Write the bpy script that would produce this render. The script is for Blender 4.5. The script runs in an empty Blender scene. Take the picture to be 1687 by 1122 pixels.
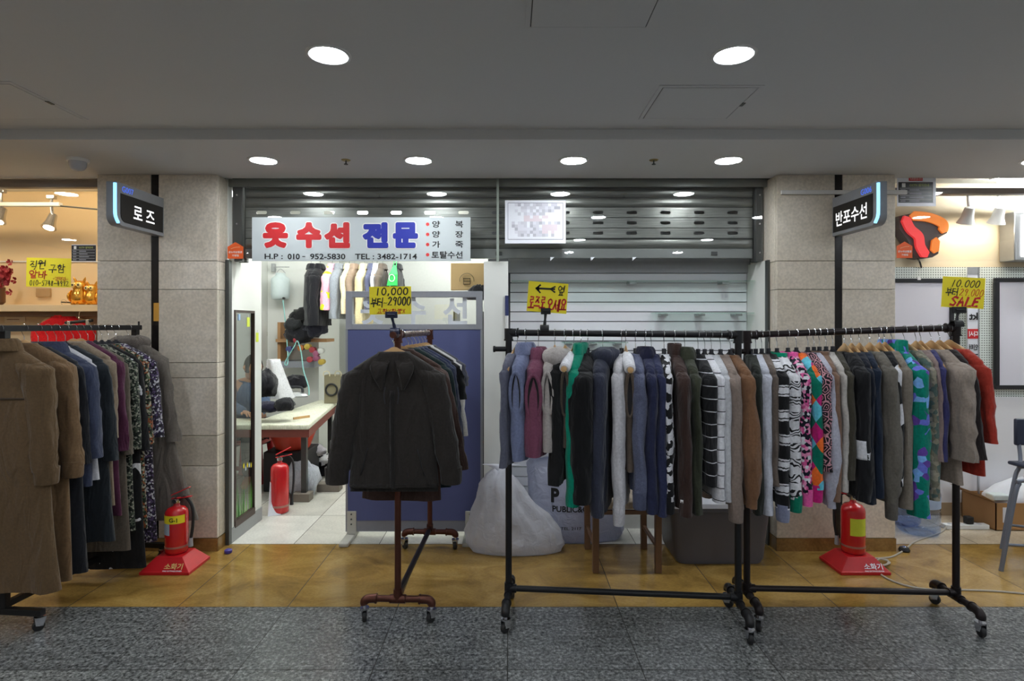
import bpy, bmesh, math, random
from mathutils import Vector, Matrix, noise
from mathutils.bvhtree import BVHTree
PI = math.pi
sc = bpy.context.scene
COL = sc.collection
# ---------------------------------------------------------------- camera, world, exposure
FPX, VX, VY, CAMZ = 960.0, 838.0, 535.0, 1.5
cam = bpy.data.cameras.new('camera'); cam.sensor_width = 36; cam.lens = 36 * FPX / 1687
cam.shift_x = (843.5 - VX) / 1687; cam.shift_y = -(561 - VY) / 1687; cam.clip_start = .05
co = bpy.data.objects.new('camera', cam); COL.objects.link(co)
co.location = (0, 0, CAMZ); co.rotation_euler = (PI / 2, 0, 0); sc.camera = co
wd = bpy.data.worlds.new('world'); sc.world = wd; wd.use_nodes = True
wd.node_tree.nodes['Background'].inputs[0].default_value = (.6, .65, .75, 1)
wd.node_tree.nodes['Background'].inputs[1].default_value = .02
vs = sc.view_settings
vs.view_transform = 'Standard'; vs.look = 'None'; vs.gamma = 1; vs.use_curve_mapping = False; vs.exposure = 0.0
try:
    sc.cycles.max_bounces = 10; sc.cycles.diffuse_bounces = 5; sc.cycles.transparent_max_bounces = 12
    sc.cycles.use_denoising = True; sc.cycles.sample_clamp_indirect = 4
except Exception: pass
LAMP_UP, LAMP_SOFFIT, LAMP_SHOP = 112, 122, 21.0     # radiance of the lamp lenses

def P(px, py, Y): return Vector(((px - VX) * Y / FPX, Y, CAMZ - (py - VY) * Y / FPX))
def PX(px, Y): return (px - VX) * Y / FPX
def PZ(py, Y): return CAMZ - (py - VY) * Y / FPX

# ---------------------------------------------------------------- materials
def lin(c): 
    c /= 255.0
    return c / 12.92 if c <= .04045 else ((c + .055) / 1.055) ** 2.4
def rgb(r, g, b, k=1.0): return tuple(min(.92, lin(x) * k) for x in (r, g, b)) + (1,)
_mats = {}
class NT:
    def __init__(s, name):
        s.m = bpy.data.materials.new(name); s.m.use_nodes = True
        s.t = s.m.node_tree; s.b = s.t.nodes['Principled BSDF']; s.o = s.t.nodes['Material Output']
    def n(s, typ, ins=None, **kw):
        nd = s.t.nodes.new(typ)
        for k, v in kw.items(): setattr(nd, k, v)
        for k, v in (ins or {}).items():
            if isinstance(v, bpy.types.NodeSocket): s.t.links.new(v, nd.inputs[k])
            else: nd.inputs[k].default_value = v
        return nd
    def link(s, a, b): s.t.links.new(a, b)
    def ramp(s, fac, stops, interp='LINEAR'):
        nd = s.t.nodes.new('ShaderNodeValToRGB'); r = nd.color_ramp; r.interpolation = interp
        while len(r.elements) > 1: r.elements.remove(r.elements[-1])
        r.elements[0].position = stops[0][0]; r.elements[0].color = stops[0][1]
        for p, c in stops[1:]:
            e = r.elements.new(p); e.color = c
        s.link(fac, nd.inputs[0]); return nd.outputs[0]
    def mix(s, fac, a, b, mode='MIX'):
        nd = s.t.nodes.new('ShaderNodeMix'); nd.data_type = 'RGBA'; nd.blend_type = mode
        for i, v in ((0, fac), (6, a), (7, b)):
            if isinstance(v, bpy.types.NodeSocket): s.link(v, nd.inputs[i])
            else: nd.inputs[i].default_value = v
        return nd.outputs[2]
    def coord(s, kind='Object', scale=(1, 1, 1)):
        tc = s.t.nodes.new('ShaderNodeTexCoord')
        mp = s.t.nodes.new('ShaderNodeMapping'); mp.inputs['Scale'].default_value = scale
        s.link(tc.outputs[kind], mp.inputs[0]); return mp.outputs[0]
    def bump(s, h, strength=.2, dist=.01):
        nd = s.n('ShaderNodeBump', {'Strength': strength, 'Distance': dist, 'Height': h})
        s.link(nd.outputs[0], s.b.inputs['Normal'])
def shade(c, f): return tuple(min(.95, x * f) for x in c[:3]) + (1,)

def mat(name, c, rough=.5, metal=0.0, var=.06, vs_=40, bump=0, emit=0, trans=0, spec=.5, coat=0):
    if name in _mats: return _mats[name]
    t = NT(name); b = t.b
    v = t.n('ShaderNodeTexNoise', {'Vector': t.coord(), 'Scale': vs_, 'Detail': 3.0})
    t.link(t.mix(v.outputs[0], shade(c, 1 - var), shade(c, 1 + var)), b.inputs['Base Color'])
    b.inputs['Roughness'].default_value = rough; b.inputs['Metallic'].default_value = metal
    b.inputs['Specular IOR Level'].default_value = spec
    if coat: b.inputs['Coat Weight'].default_value = coat; b.inputs['Coat Roughness'].default_value = .08
    if bump: t.bump(v.outputs[0], bump, .004)
    if trans: b.inputs['Transmission Weight'].default_value = trans
    if emit:
        b.inputs['Emission Color'].default_value = c; b.inputs['Emission Strength'].default_value = emit
    _mats[name] = t.m; return t.m

_fi = [0]
def fabric(c, pat=None, c2=None, c3=None, sc_=20, rough=.9, cols=None, extra=0):
    """woven or knitted cloth; pat adds a printed or knitted pattern"""
    _fi[0] += 1
    t = NT('cloth_%d' % _fi[0]); b = t.b
    obj = t.coord()
    base = c
    sep = t.n('ShaderNodeSeparateXYZ', {0: obj})
    if pat == 'stripe':      # thin horizontal stripes
        m = t.n('ShaderNodeMath', {0: sep.outputs[2], 1: sc_}, operation='MULTIPLY')
        fr = t.n('ShaderNodeMath', {0: m.outputs[0]}, operation='FRACT')
        base = t.ramp(fr.outputs[0], [(0, c), (extra or .9, c2)], 'CONSTANT')
    elif pat == 'knit':      # broad bands with broken edges
        w = t.n('ShaderNodeTexNoise', {'Vector': obj, 'Scale': 55.0})
        a = t.n('ShaderNodeMath', {0: w.outputs[0], 1: .013}, operation='MULTIPLY')
        a2 = t.n('ShaderNodeMath', {0: sep.outputs[2], 1: a.outputs[0]}, operation='ADD')
        m = t.n('ShaderNodeMath', {0: a2.outputs[0], 1: sc_}, operation='MULTIPLY')
        fr = t.n('ShaderNodeMath', {0: m.outputs[0]}, operation='FRACT')
        base = t.ramp(fr.outputs[0], [(0, c), (.55, c2), (.62, c), (.67, c2), (.9, c), (.94, c2)], 'CONSTANT')
    elif pat == 'bands':     # white bands alternating with bands of dark scribble
        m = t.n('ShaderNodeMath', {0: sep.outputs[2], 1: sc_}, operation='MULTIPLY')
        fr = t.n('ShaderNodeMath', {0: m.outputs[0]}, operation='FRACT')
        w = t.n('ShaderNodeTexWave', {'Vector': obj, 'Scale': 14.0, 'Distortion': 9.0, 'Detail': 0.0, 'Detail Scale': 2.0}, wave_type='RINGS')
        scr = t.ramp(w.outputs[0], [(0, c2), (.42, c)], 'CONSTANT')
        sel = t.ramp(fr.outputs[0], [(0, (0, 0, 0, 1)), (.42, (1, 1, 1, 1))], 'CONSTANT')
        base = t.mix(sel, c, scr)
    elif pat == 'cells':     # voronoi islands of several colours
        w = t.n('ShaderNodeTexVoronoi', {'Vector': obj, 'Scale': sc_})
        sp = t.n('ShaderNodeSeparateColor', {0: w.outputs['Color']})
        cc = cols; base = t.ramp(sp.outputs[0], [(i / len(cc), x) for i, x in enumerate(cc)], 'CONSTANT')
        if extra:
            inside = t.ramp(w.outputs['Distance'], [(0, (1, 1, 1, 1)), (extra, (0, 0, 0, 1))], 'CONSTANT')
            base = t.mix(inside, c, base)
    elif pat == 'rings':     # outlines of islands
        w = t.n('ShaderNodeTexVoronoi', {'Vector': obj, 'Scale': sc_}, feature='DISTANCE_TO_EDGE')
        base = t.ramp(w.outputs['Distance'], [(0, c2), (.05, c), (.2, c3 or c2), (.27, c), (.42, c3 or c2)], 'CONSTANT')
    elif pat == 'blot':
        w = t.n('ShaderNodeTexNoise', {'Vector': obj, 'Scale': sc_, 'Detail': 2.0})
        base = t.ramp(w.outputs[0], [(0, c), (extra or .56, c2)], 'CONSTANT')
    elif pat == 'heather':
        w = t.n('ShaderNodeTexNoise', {'Vector': obj, 'Scale': 260.0, 'Detail': 2.0})
        base = t.ramp(w.outputs[0], [(.35, c), (.65, c2)])
    elif pat == 'diamond':
        a = t.n('ShaderNodeMath', {0: sep.outputs[0], 1: sep.outputs[2]}, operation='ADD')
        d = t.n('ShaderNodeMath', {0: sep.outputs[0], 1: sep.outputs[2]}, operation='SUBTRACT')
        a2 = t.n('ShaderNodeMath', {0: a.outputs[0], 1: sep.outputs[1]}, operation='ADD')
        d2 = t.n('ShaderNodeMath', {0: d.outputs[0], 1: sep.outputs[1]}, operation='ADD')
        f1 = t.n('ShaderNodeMath', {0: a2.outputs[0], 1: sc_}, operation='MULTIPLY')
        f2 = t.n('ShaderNodeMath', {0: d2.outputs[0], 1: sc_}, operation='MULTIPLY')
        g1 = t.n('ShaderNodeMath', {0: f1.outputs[0]}, operation='FLOOR'); g2 = t.n('ShaderNodeMath', {0: f2.outputs[0]}, operation='FLOOR')
        s3 = t.n('ShaderNodeMath', {0: g1.outputs[0], 1: 3.0}, operation='MULTIPLY')
        s4 = t.n('ShaderNodeMath', {0: s3.outputs[0], 1: g2.outputs[0]}, operation='ADD')
        s5 = t.n('ShaderNodeMath', {0: s4.outputs[0], 1: .2}, operation='MULTIPLY')
        fr = t.n('ShaderNodeMath', {0: s5.outputs[0]}, operation='FRACT')
        base = t.ramp(fr.outputs[0], [(i / len(cols), x) for i, x in enumerate(cols)], 'CONSTANT')
    nz = t.n('ShaderNodeTexNoise', {'Vector': obj, 'Scale': 90.0, 'Detail': 3.0})
    dk = t.ramp(nz.outputs[0], [(.3, (.86, .86, .86, 1)), (.7, (1.1, 1.1, 1.1, 1))])
    t.link(t.mix(1.0, base, dk, 'MULTIPLY'), b.inputs['Base Color'])
    b.inputs['Roughness'].default_value = rough; b.inputs['Specular IOR Level'].default_value = .2
    b.inputs['Sheen Weight'].default_value = .15
    wv = t.n('ShaderNodeTexNoise', {'Vector': obj, 'Scale': 420.0, 'Detail': 1.0})
    fo = t.n('ShaderNodeTexNoise', {'Vector': t.coord('Object', (15, 15, 5)), 'Scale': 1.0, 'Detail': 2.5, 'Distortion': .8})
    b1 = t.n('ShaderNodeBump', {'Strength': .75, 'Distance': .03, 'Height': fo.outputs[0]})
    b2 = t.n('ShaderNodeBump', {'Strength': .25, 'Distance': .002, 'Height': wv.outputs[0], 'Normal': b1.outputs[0]})
    t.link(b2.outputs[0], b.inputs['Normal'])
    return t.m

def glass_mat(name, tint=(1, 1, 1, 1), alpha=.06, rough=.02, refl=1.0):
    """thin sheet glass: clear body with mirror-like surface reflection"""
    if name in _mats: return _mats[name]
    t = NT(name)
    tr = t.n('ShaderNodeBsdfTransparent', {0: tint}); gl = t.n('ShaderNodeBsdfGlossy', {'Color': (refl, refl, refl, 1), 'Roughness': rough})
    gm = t.n('ShaderNodeNewGeometry'); fr0 = t.n('ShaderNodeFresnel', {0: 1.5}); ad0 = t.n('ShaderNodeMath', {0: fr0.outputs[0], 1: alpha}, operation='ADD')
    fb = t.n('ShaderNodeMath', {0: 1.0, 1: gm.outputs['Backfacing']}, operation='SUBTRACT'); ad = t.n('ShaderNodeMath', {0: ad0.outputs[0], 1: fb.outputs[0]}, operation='MULTIPLY')
    mx = t.n('ShaderNodeMixShader', {0: ad.outputs[0], 1: tr.outputs[0], 2: gl.outputs[0]})
    t.link(mx.outputs[0], t.o.inputs[0]); _mats[name] = t.m; return t.m

def granite():
    t = NT('grey_granite'); o = t.coord('Object')
    a = t.n('ShaderNodeTexNoise', {'Vector': o, 'Scale': 58.0, 'Detail': 4.0, 'Roughness': .75})
    s = t.n('ShaderNodeTexNoise', {'Vector': t.coord('Object', (1, 2.2, 1)), 'Scale': 9.0, 'Detail': 4.0})
    c1 = t.ramp(a.outputs[0], [(.34, rgb(34, 36, 36)), (.45, rgb(92, 94, 93)), (.55, rgb(124, 126, 125)), (.67, rgb(172, 173, 172))])
    c2 = t.mix(.5, c1, t.ramp(s.outputs[0], [(.35, (.55, .55, .55, 1)), (.65, (1.25, 1.25, 1.25, 1))]), 'MULTIPLY')
    g = t.n('ShaderNodeNewGeometry')
    ti = t.ramp(g.outputs['Random Per Island'], [(0, (.82, .82, .83, 1)), (1, (1.1, 1.1, 1.08, 1))])
    t.link(t.mix(1, c2, ti, 'MULTIPLY'), t.b.inputs['Base Color'])
    t.b.inputs['Roughness'].default_value = .22; t.b.inputs['Specular IOR Level'].default_value = .5
    return t.m
def marble(name, cols, rough=.16, sc_=2.2, island=True):
    t = NT(name); o = t.coord('Object', (1, 1.7, 1))
    a = t.n('ShaderNodeTexNoise', {'Vector': o, 'Scale': sc_, 'Detail': 7.0, 'Roughness': .62, 'Distortion': 1.2})
    f = t.n('ShaderNodeTexNoise', {'Vector': o, 'Scale': 60.0, 'Detail': 4.0})
    c1 = t.ramp(a.outputs[0], [(.3, cols[0]), (.5, cols[1]), (.68, cols[2])])
    c2 = t.mix(1, c1, t.ramp(f.outputs[0], [(.35, (.88, .88, .88, 1)), (.65, (1.08, 1.08, 1.08, 1))]), 'MULTIPLY')
    if island:
        g = t.n('ShaderNodeNewGeometry')
        ti = t.ramp(g.outputs['Random Per Island'], [(0, (.84, .83, .8, 1)), (1, (1.08, 1.08, 1.08, 1))])
        c2 = t.mix(1, c2, ti, 'MULTIPLY')
    t.link(c2, t.b.inputs['Base Color']); t.b.inputs['Roughness'].default_value = rough
    return t.m
def slatmetal():
    t = NT('shutter_metal'); o = t.coord('Object', (2, 2, 60))
    a = t.n('ShaderNodeTexNoise', {'Vector': o, 'Scale': 3.0, 'Detail': 3.0})
    t.link(t.ramp(a.outputs[0], [(.3, rgb(118, 121, 117)), (.7, rgb(150, 153, 147))]), t.b.inputs['Base Color'])
    t.b.inputs['Metallic'].default_value = .8; t.b.inputs['Roughness'].default_value = .33
    return t.m
def pegboard():
    t = NT('pegboard'); o = t.coord('Object', (1, 1, 1)); s = t.n('ShaderNodeSeparateXYZ', {0: o}); ds = []
    for i in (0, 2):
        m = t.n('ShaderNodeMath', {0: s.outputs[i], 1: 52.0}, operation='MULTIPLY'); f = t.n('ShaderNodeMath', {0: m.outputs[0]}, operation='FRACT')
        d = t.n('ShaderNodeMath', {0: f.outputs[0], 1: .5}, operation='SUBTRACT'); ds.append(t.n('ShaderNodeMath', {0: d.outputs[0], 1: 2.0}, operation='POWER').outputs[0])
    ad = t.n('ShaderNodeMath', {0: ds[0], 1: ds[1]}, operation='ADD')
    t.link(t.ramp(ad.outputs[0], [(0, rgb(96, 108, 100)), (.055, rgb(226, 232, 226))], 'CONSTANT'), t.b.inputs['Base Color'])
    t.b.inputs['Roughness'].default_value = .5
    return t.m
def plastic_film(name, c, a=.55):
    t = NT(name); b = t.b
    b.inputs['Base Color'].default_value = c; b.inputs['Roughness'].default_value = .3; b.inputs['Specular IOR Level'].default_value = .6
    tl = t.n('ShaderNodeBsdfTranslucent', {0: c}); mx = t.n('ShaderNodeMixShader', {0: .4, 1: b.outputs[0], 2: tl.outputs[0]})
    tr = t.n('ShaderNodeBsdfTransparent'); m2 = t.n('ShaderNodeMixShader', {0: a, 1: tr.outputs[0], 2: mx.outputs[0]})
    nz = t.n('ShaderNodeTexNoise', {'Vector': t.coord(), 'Scale': 16.0, 'Detail': 5.0, 'Distortion': 1.0}); t.bump(nz.outputs[0], .7, .02)
    t.link(m2.outputs[0], t.o.inputs[0]); return t.m
def lamp_mat(name, c, s):
    t = NT(name); b = t.b; b.inputs['Base Color'].default_value = tuple(.8 * x for x in c[:3]) + (1,)
    b.inputs['Emission Color'].default_value = c; b.inputs['Emission Strength'].default_value = s; _mats[name] = t.m; return t.m

M_black = mat('black_steel', rgb(30, 30, 32), .42, .3, .15)
M_bronze = mat('bronze_pipe', rgb(92, 56, 46), .34, .75, .35, 14)
M_darkpipe = mat('dark_pipe', rgb(44, 38, 38), .38, .6, .3, 14)
M_chrome = mat('chrome', rgb(200, 200, 205), .2, 1, .03)
M_rubber = mat('rubber', rgb(26, 26, 27), .6)
M_wood = mat('hanger_wood', rgb(205, 164, 112), .45, 0, .2, 25)
M_velvet = mat('hanger_black', rgb(44, 45, 50), .8, 0, .1)
M_white = mat('white_paint', rgb(232, 232, 230), .6, 0, .02)
M_wpaper = mat('white_paper', rgb(236, 238, 246), .7, 0, .01)
M_yellow = mat('yellow_card', rgb(250, 226, 40), .55, 0, .02)
M_ink = mat('black_ink', rgb(22, 22, 24), .6); M_red = mat('red_ink', rgb(200, 34, 40), .5); M_blueink = mat('blue_ink', rgb(40, 52, 160), .5)
M_grout = mat('grout', rgb(40, 38, 34), .9); M_alu = mat('aluminium', rgb(176, 178, 180), .35, .8, .05)
M_ext = mat('extinguisher_red', rgb(196, 20, 26), .22, 0, .03, coat=.5); M_redpl = mat('red_plastic', rgb(190, 26, 34), .35)
M_dkgrey = mat('dark_grey_metal', rgb(80, 83, 82), .4, .5)

# ---------------------------------------------------------------- mesh helpers
class MB:
    def __init__(s): s.v = []; s.f = []
    def add(s, vs_, fs):
        k = len(s.v); s.v += [Vector(v) for v in vs_]; s.f += [tuple(i + k for i in f) for f in fs]; return s
    def box(s, x0, x1, y0, y1, z0, z1, R=None):
        vs_ = [Vector((x, y, z)) for z in (z0, z1) for y in (y0, y1) for x in (x0, x1)]
        if R is not None: vs_ = [R @ v for v in vs_]
        return s.add(vs_, [(0, 2, 3, 1), (4, 5, 7, 6), (0, 1, 5, 4), (2, 6, 7, 3), (0, 4, 6, 2), (1, 3, 7, 5)])
    def loft(s, rings, c0=True, c1=True, closed=True):
        n = len(rings[0]); k = len(s.v)
        for r in rings: s.v += [Vector(p) for p in r]
        for i in range(len(rings) - 1):
            for j in range(n if closed else n - 1):
                a = k + i * n + j; b = k + i * n + (j + 1) % n
                s.f.append((a, b, b + n, a + n))
        if c0: s.f.append(tuple(k + j for j in reversed(range(n))))
        if c1: s.f.append(tuple(k + (len(rings) - 1) * n + j for j in range(n)))
        return s
    def tube(s, pts, r, n=10, cap=True, flat=None):
        pts = [Vector(p) for p in pts]; m = len(pts); rs = r if isinstance(r, (list, tuple)) else [r] * m
        T0 = (pts[1] - pts[0]).normalized(); up = Vector((0, 0, 1)) if abs(T0.z) < .9 else Vector((0, 1, 0))
        N = (up - T0 * up.dot(T0)).normalized(); rings = []
        for i in range(m):
            T = (pts[min(i + 1, m - 1)] - pts[max(i - 1, 0)]).normalized()
            N = (N - T * N.dot(T)).normalized(); B = T.cross(N)
            f = flat or (1, 1)
            rings.append([pts[i] + N * math.cos(2 * PI * j / n) * rs[i] * f[0] + B * math.sin(2 * PI * j / n) * rs[i] * f[1] for j in range(n)])
        return s.loft(rings, cap, cap)
    def lathe(s, prof, n=24, loc=(0, 0, 0), axis='z'):
        L = Vector(loc); rings = []
        for r, z in prof:
            if axis == 'z': rings.append([L + Vector((r * math.cos(2 * PI * j / n), r * math.sin(2 * PI * j / n), z)) for j in range(n)])
            elif axis == 'x': rings.append([L + Vector((z, r * math.cos(2 * PI * j / n), r * math.sin(2 * PI * j / n))) for j in range(n)])
            else: rings.append([L + Vector((r * math.sin(2 * PI * j / n), z, r * math.cos(2 * PI * j / n))) for j in range(n)])
        return s.loft(rings)
    def prism(s, poly, d0, d1, f):
        """2-D outline swept between depths d0, d1; f(u, v, d) gives the 3-D point"""
        return s.loft([[f(u, v, d) for u, v in poly] for d in (d0, d1)])
    def build(s, name, m, parent=None, smooth=40, bevel=0, world=True, seg=2):
        me = bpy.data.meshes.new(name)
        off = parent.location if (parent is not None and world) else Vector((0, 0, 0))
        me.from_pydata([v - off for v in s.v], [], s.f); me.materials.append(m)
        bm = bmesh.new(); bm.from_mesh(me); bmesh.ops.recalc_face_normals(bm, faces=bm.faces); bm.to_mesh(me); bm.free()
        if smooth:
            me.polygons.foreach_set('use_smooth', [True] * len(me.polygons)); me.set_sharp_from_angle(angle=math.radians(smooth))
        o = bpy.data.objects.new(name, me); COL.objects.link(o)
        if parent is not None: o.parent = parent
        if bevel:
            b = o.modifiers.new('bevel', 'BEVEL'); b.width = bevel; b.segments = seg; b.limit_method = 'ANGLE'
        return o
def tag(o, label, cat, group=None):
    o['label'] = label; o['category'] = cat
    if group: o['group'] = group
    return o
def thing(name, label, cat, loc=(0, 0, 0), group=None, rz=0):
    o = bpy.data.objects.new(name, None); o.empty_display_size = .05; COL.objects.link(o); o.location = loc; o.rotation_euler = (0, 0, rz)
    return tag(o, label, cat, group)
def struct(o): o['kind'] = 'structure'; return o
def BOX(*a): return MB().box(*a)
def smooth_path(pts, k=6):
    pts = [Vector(p) for p in pts]; out = []
    for i in range(len(pts) - 1):
        p0, p1, p2, p3 = pts[max(i - 1, 0)], pts[i], pts[i + 1], pts[min(i + 2, len(pts) - 1)]
        for j in range(k):
            t = j / k
            out.append(.5 * ((2 * p1) + (p2 - p0) * t + (2 * p0 - 5 * p1 + 4 * p2 - p3) * t * t + (3 * p1 - p0 - 3 * p2 + p3) * t ** 3))
    return out + [pts[-1]]
def rrect(w, h, r, n=5, corners=(1, 1, 1, 1)):
    out = []
    for k, (cx, cy) in enumerate(((w / 2, h / 2), (-w / 2, h / 2), (-w / 2, -h / 2), (w / 2, -h / 2))):
        if not corners[k]: out.append((cx, cy)); continue
        sx, sy = (1 if cx > 0 else -1), (1 if cy > 0 else -1)
        for i in range(n + 1):
            a = PI / 2 * (k + i / n); out.append((cx - sx * r + r * math.cos(a), cy - sy * r + r * math.sin(a)))
    return out
FRONT = Matrix(((1, 0, 0), (0, 0, -1), (0, 1, 0)))       # text plane facing the corridor (-Y)
_tc = {}
def text_geo(body, bold=0.0):
    k = (body, bold)
    if k not in _tc:
        cu = bpy.data.curves.new('t', 'FONT'); cu.body = body; cu.size = 1; cu.offset = bold; cu.resolution_u = 3
        o = bpy.data.objects.new('t', cu); COL.objects.link(o); bpy.context.view_layer.update()
        me = bpy.data.meshes.new_from_object(o.evaluated_get(bpy.context.evaluated_depsgraph_get()))
        vv = [v.co.copy() for v in me.vertices]; ff = [tuple(p.vertices) for p in me.polygons]
        bpy.data.objects.remove(o); bpy.data.curves.remove(cu); bpy.data.meshes.remove(me)
        x0, x1 = min(v.x for v in vv), max(v.x for v in vv); y0, y1 = min(v.y for v in vv), max(v.y for v in vv)
        _tc[k] = ([((v.x - (x0 + x1) / 2) / (x1 - x0), (v.y - (y0 + y1) / 2) / (y1 - y0)) for v in vv], ff, x1 - x0, y1 - y0)
    return _tc[k]
def text(parent, body, c, w, h, m, bold=0.0, R=FRONT, name='lettering', pad=(0, 0), bvh=None, out=.001, spread=0.0):
    """flat lettering centred on world point c, w x h metres, in the plane R"""
    vv, ff, aw, ah = text_geo(body, bold)
    if h is None: h = w * ah / aw
    if w is None: w = h * aw / ah
    c = Vector(c); mb = MB()
    pts = [c + R @ Vector((u * (w + pad[0]), v * (h + pad[1]), 0)) for u, v in vv]
    if bvh is not None:
        nrm = (R @ Vector((0, 0, 1))).normalized(); q = []
        for p in pts:
            hit = bvh.ray_cast(p + nrm * 1.0, -nrm); q.append(hit[0] + nrm * out if hit[0] else p)
        pts = q
    if spread:
        for i in range(12):
            o_ = R @ Vector((math.cos(PI * i / 6), math.sin(PI * i / 6), 0)) * spread + R @ Vector((0, 0, (i + 1) * 5e-5)); mb.add([p + o_ for p in pts], ff)
    mb.add(pts, ff); return mb.build(name, m, parent, smooth=0)

# handwritten strokes ------------------------------------------------
def circ(n=14, cx=.5, cy=.5, rx=.5, ry=.5): return [(cx + rx * math.sin(2 * PI * i / n), cy + ry * math.cos(2 * PI * i / n)) for i in range(n + 1)]
CHO = 'ㄱㄲㄴㄷㄸㄹㅁㅂㅃㅅㅆㅇㅈㅉㅊㅋㅌㅍㅎ'; JUNG = 'ㅏㅐㅑㅒㅓㅔㅕㅖㅗㅘㅙㅚㅛㅜㅝㅞㅟㅠㅡㅢㅣ'
JONG = ' ㄱㄲㄳㄴㄵㄶㄷㄹㄺㄻㄼㄽㄾㄿㅀㅁㅂㅄㅅㅆㅇㅈㅊㅋㅌㅍㅎ'
JM = {'ㄱ': [[(0, .92), (.95, .96), (.6, 0)]], 'ㄴ': [[(.08, 1), (.08, .08), (1, .16)]], 'ㄷ': [[(0, 1), (1, 1)], [(.1, 1), (.08, .05), (1, .1)]],
      'ㄹ': [[(0, 1), (.9, 1), (.88, .55), (.06, .5), (.06, .03), (1, .06)]], 'ㅁ': [[(0, 1), (.03, 0), (1, 0), (.95, 1), (0, 1)]],
      'ㅂ': [[(0, 1), (.05, 0), (.95, 0), (1, 1)], [(0, .5), (1, .5)]], 'ㅅ': [[(.55, 1), (.4, .5), (0, 0)], [(.5, .6), (1, 0)]], 'ㅇ': [circ()],
      'ㅈ': [[(0, .98), (.95, 1), (.5, .5), (0, 0)], [(.5, .5), (1, 0)]], 'ㅍ': [[(0, 1), (1, 1)], [(.3, 1), (.25, .1)], [(.7, 1), (.75, .1)], [(-.05, .05), (1.05, .08)]], 'ㅌ': [[(0, 1), (1, 1)], [(.1, .55), (.9, .55)], [(.08, 1), (.08, .05), (1, .1)]], 'ㅎ': [[(.35, 1), (.65, 1)], [(0, .75), (1, .75)], circ(12, .5, .3, .4, .3)],
      'ㅏ': [[(.3, 1.05), (.3, -.1)], [(.3, .5), (1, .5)]], 'ㅓ': [[(.8, 1.05), (.8, -.1)], [(.8, .5), (.1, .5)]], 'ㅕ': [[(.8, 1.05), (.8, -.1)], [(.8, .65), (.1, .65)], [(.8, .35), (.1, .35)]],
      'ㅣ': [[(.5, 1.05), (.5, -.1)]], 'ㅔ': [[(.55, 1), (.55, -.05)], [(.55, .5), (0, .5)], [(.95, 1.05), (.95, -.1)]], 'ㅗ': [[(.5, 1), (.5, .2)], [(-.1, .15), (1.1, .2)]],
      'ㅜ': [[(-.1, .85), (1.1, .9)], [(.5, .85), (.5, 0)]], 'ㅛ': [[(.3, 1), (.3, .2)], [(.7, 1), (.7, .2)], [(-.1, .15), (1.1, .2)]], 'ㅡ': [[(-.1, .5), (1.1, .5)]]}
G = {'0': [circ(12, .5, .5, .42, .5)], '1': [[(.5, 1), (.45, 0)]], '2': [[(.1, .8), (.4, 1), (.8, .85), (.75, .6), (.05, 0), (.95, .05)]], '4': [[(.55, 1), (.05, .35), (.95, .4)], [(.75, .8), (.65, 0)]],
     '5': [[(.9, 1), (.25, .95), (.2, .6), (.7, .6), (.8, .25), (.5, 0), (.1, .1)]], '7': [[(.05, .95), (.9, 1), (.45, 0)]], '8': [[(.8, .85), (.45, 1), (.25, .75), (.75, .35), (.6, 0), (.2, .1), (.25, .4), (.8, .85)]],
     '9': [[(.85, .85), (.4, 1), (.15, .7), (.5, .5), (.85, .85), (.65, 0)]], ',': [[(.55, .12), (.35, -.15)]], '.': [[(.4, 0), (.55, .04)]], '-': [[(.1, .45), (.9, .5)]], '~': [[(0, .4), (.25, .6), (.6, .4), (.95, .6)]],
     'x': [[(.1, .8), (.9, .1)], [(.85, .85), (.1, .05)]], 'S': [[(.95, .9), (.5, 1), (.12, .78), (.85, .3), (.55, 0), (.02, .1)]], 'A': [[(0, 0), (.55, 1), (.9, 0)], [(.2, .38), (.8, .4)]],
     'L': [[(.3, 1), (.12, .02), (.95, .05)]], 'E': [[(.95, 1), (.3, .95), (.08, .03), (.85, .05)], [(.2, .52), (.8, .55)]],
     '<': [[(.0, .5), (.95, .55)], [(.98, .8), (.72, .55), (.98, .25)], [(.2, .85), (0, .5), (.22, .1)], [(.12, .7), (.12, .3)]]}
def glyph(ch):
    if ch in G: return G[ch]
    k = ord(ch) - 0xAC00
    if not 0 <= k < 11172: return []
    c, v, f = CHO[k // 588], JUNG[k // 28 % 21], JONG[k % 28]; out = []
    lo = .42 if f != ' ' else 0.0; hgt = 1 - lo
    def put(j, x, y, w, h):
        for st in JM.get(j, []): out.append([(x + a * w, y + b * h) for a, b in st])
    if v in 'ㅘㅝ':
        put(c, .05, lo + hgt * .5, .45, hgt * .46); put('ㅗ' if v == 'ㅘ' else 'ㅜ', .0, lo + hgt * .08, .55, hgt * .36); put('ㅏ' if v == 'ㅘ' else 'ㅓ', .62, lo + hgt * .05, .36, hgt * .92)
    elif v in 'ㅗㅛㅜㅠㅡ':
        put(c, .2, lo + hgt * .52, .6, hgt * .46); put(v, .08, lo + hgt * .02, .84, hgt * .42)
    else:
        put(c, .02, lo + hgt * .15, .5, hgt * .75); put(v, .62, lo + hgt * .05, .36, hgt * .92)
    if f != ' ': put(f, .22, 0, .62, .36)
    return out
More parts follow.
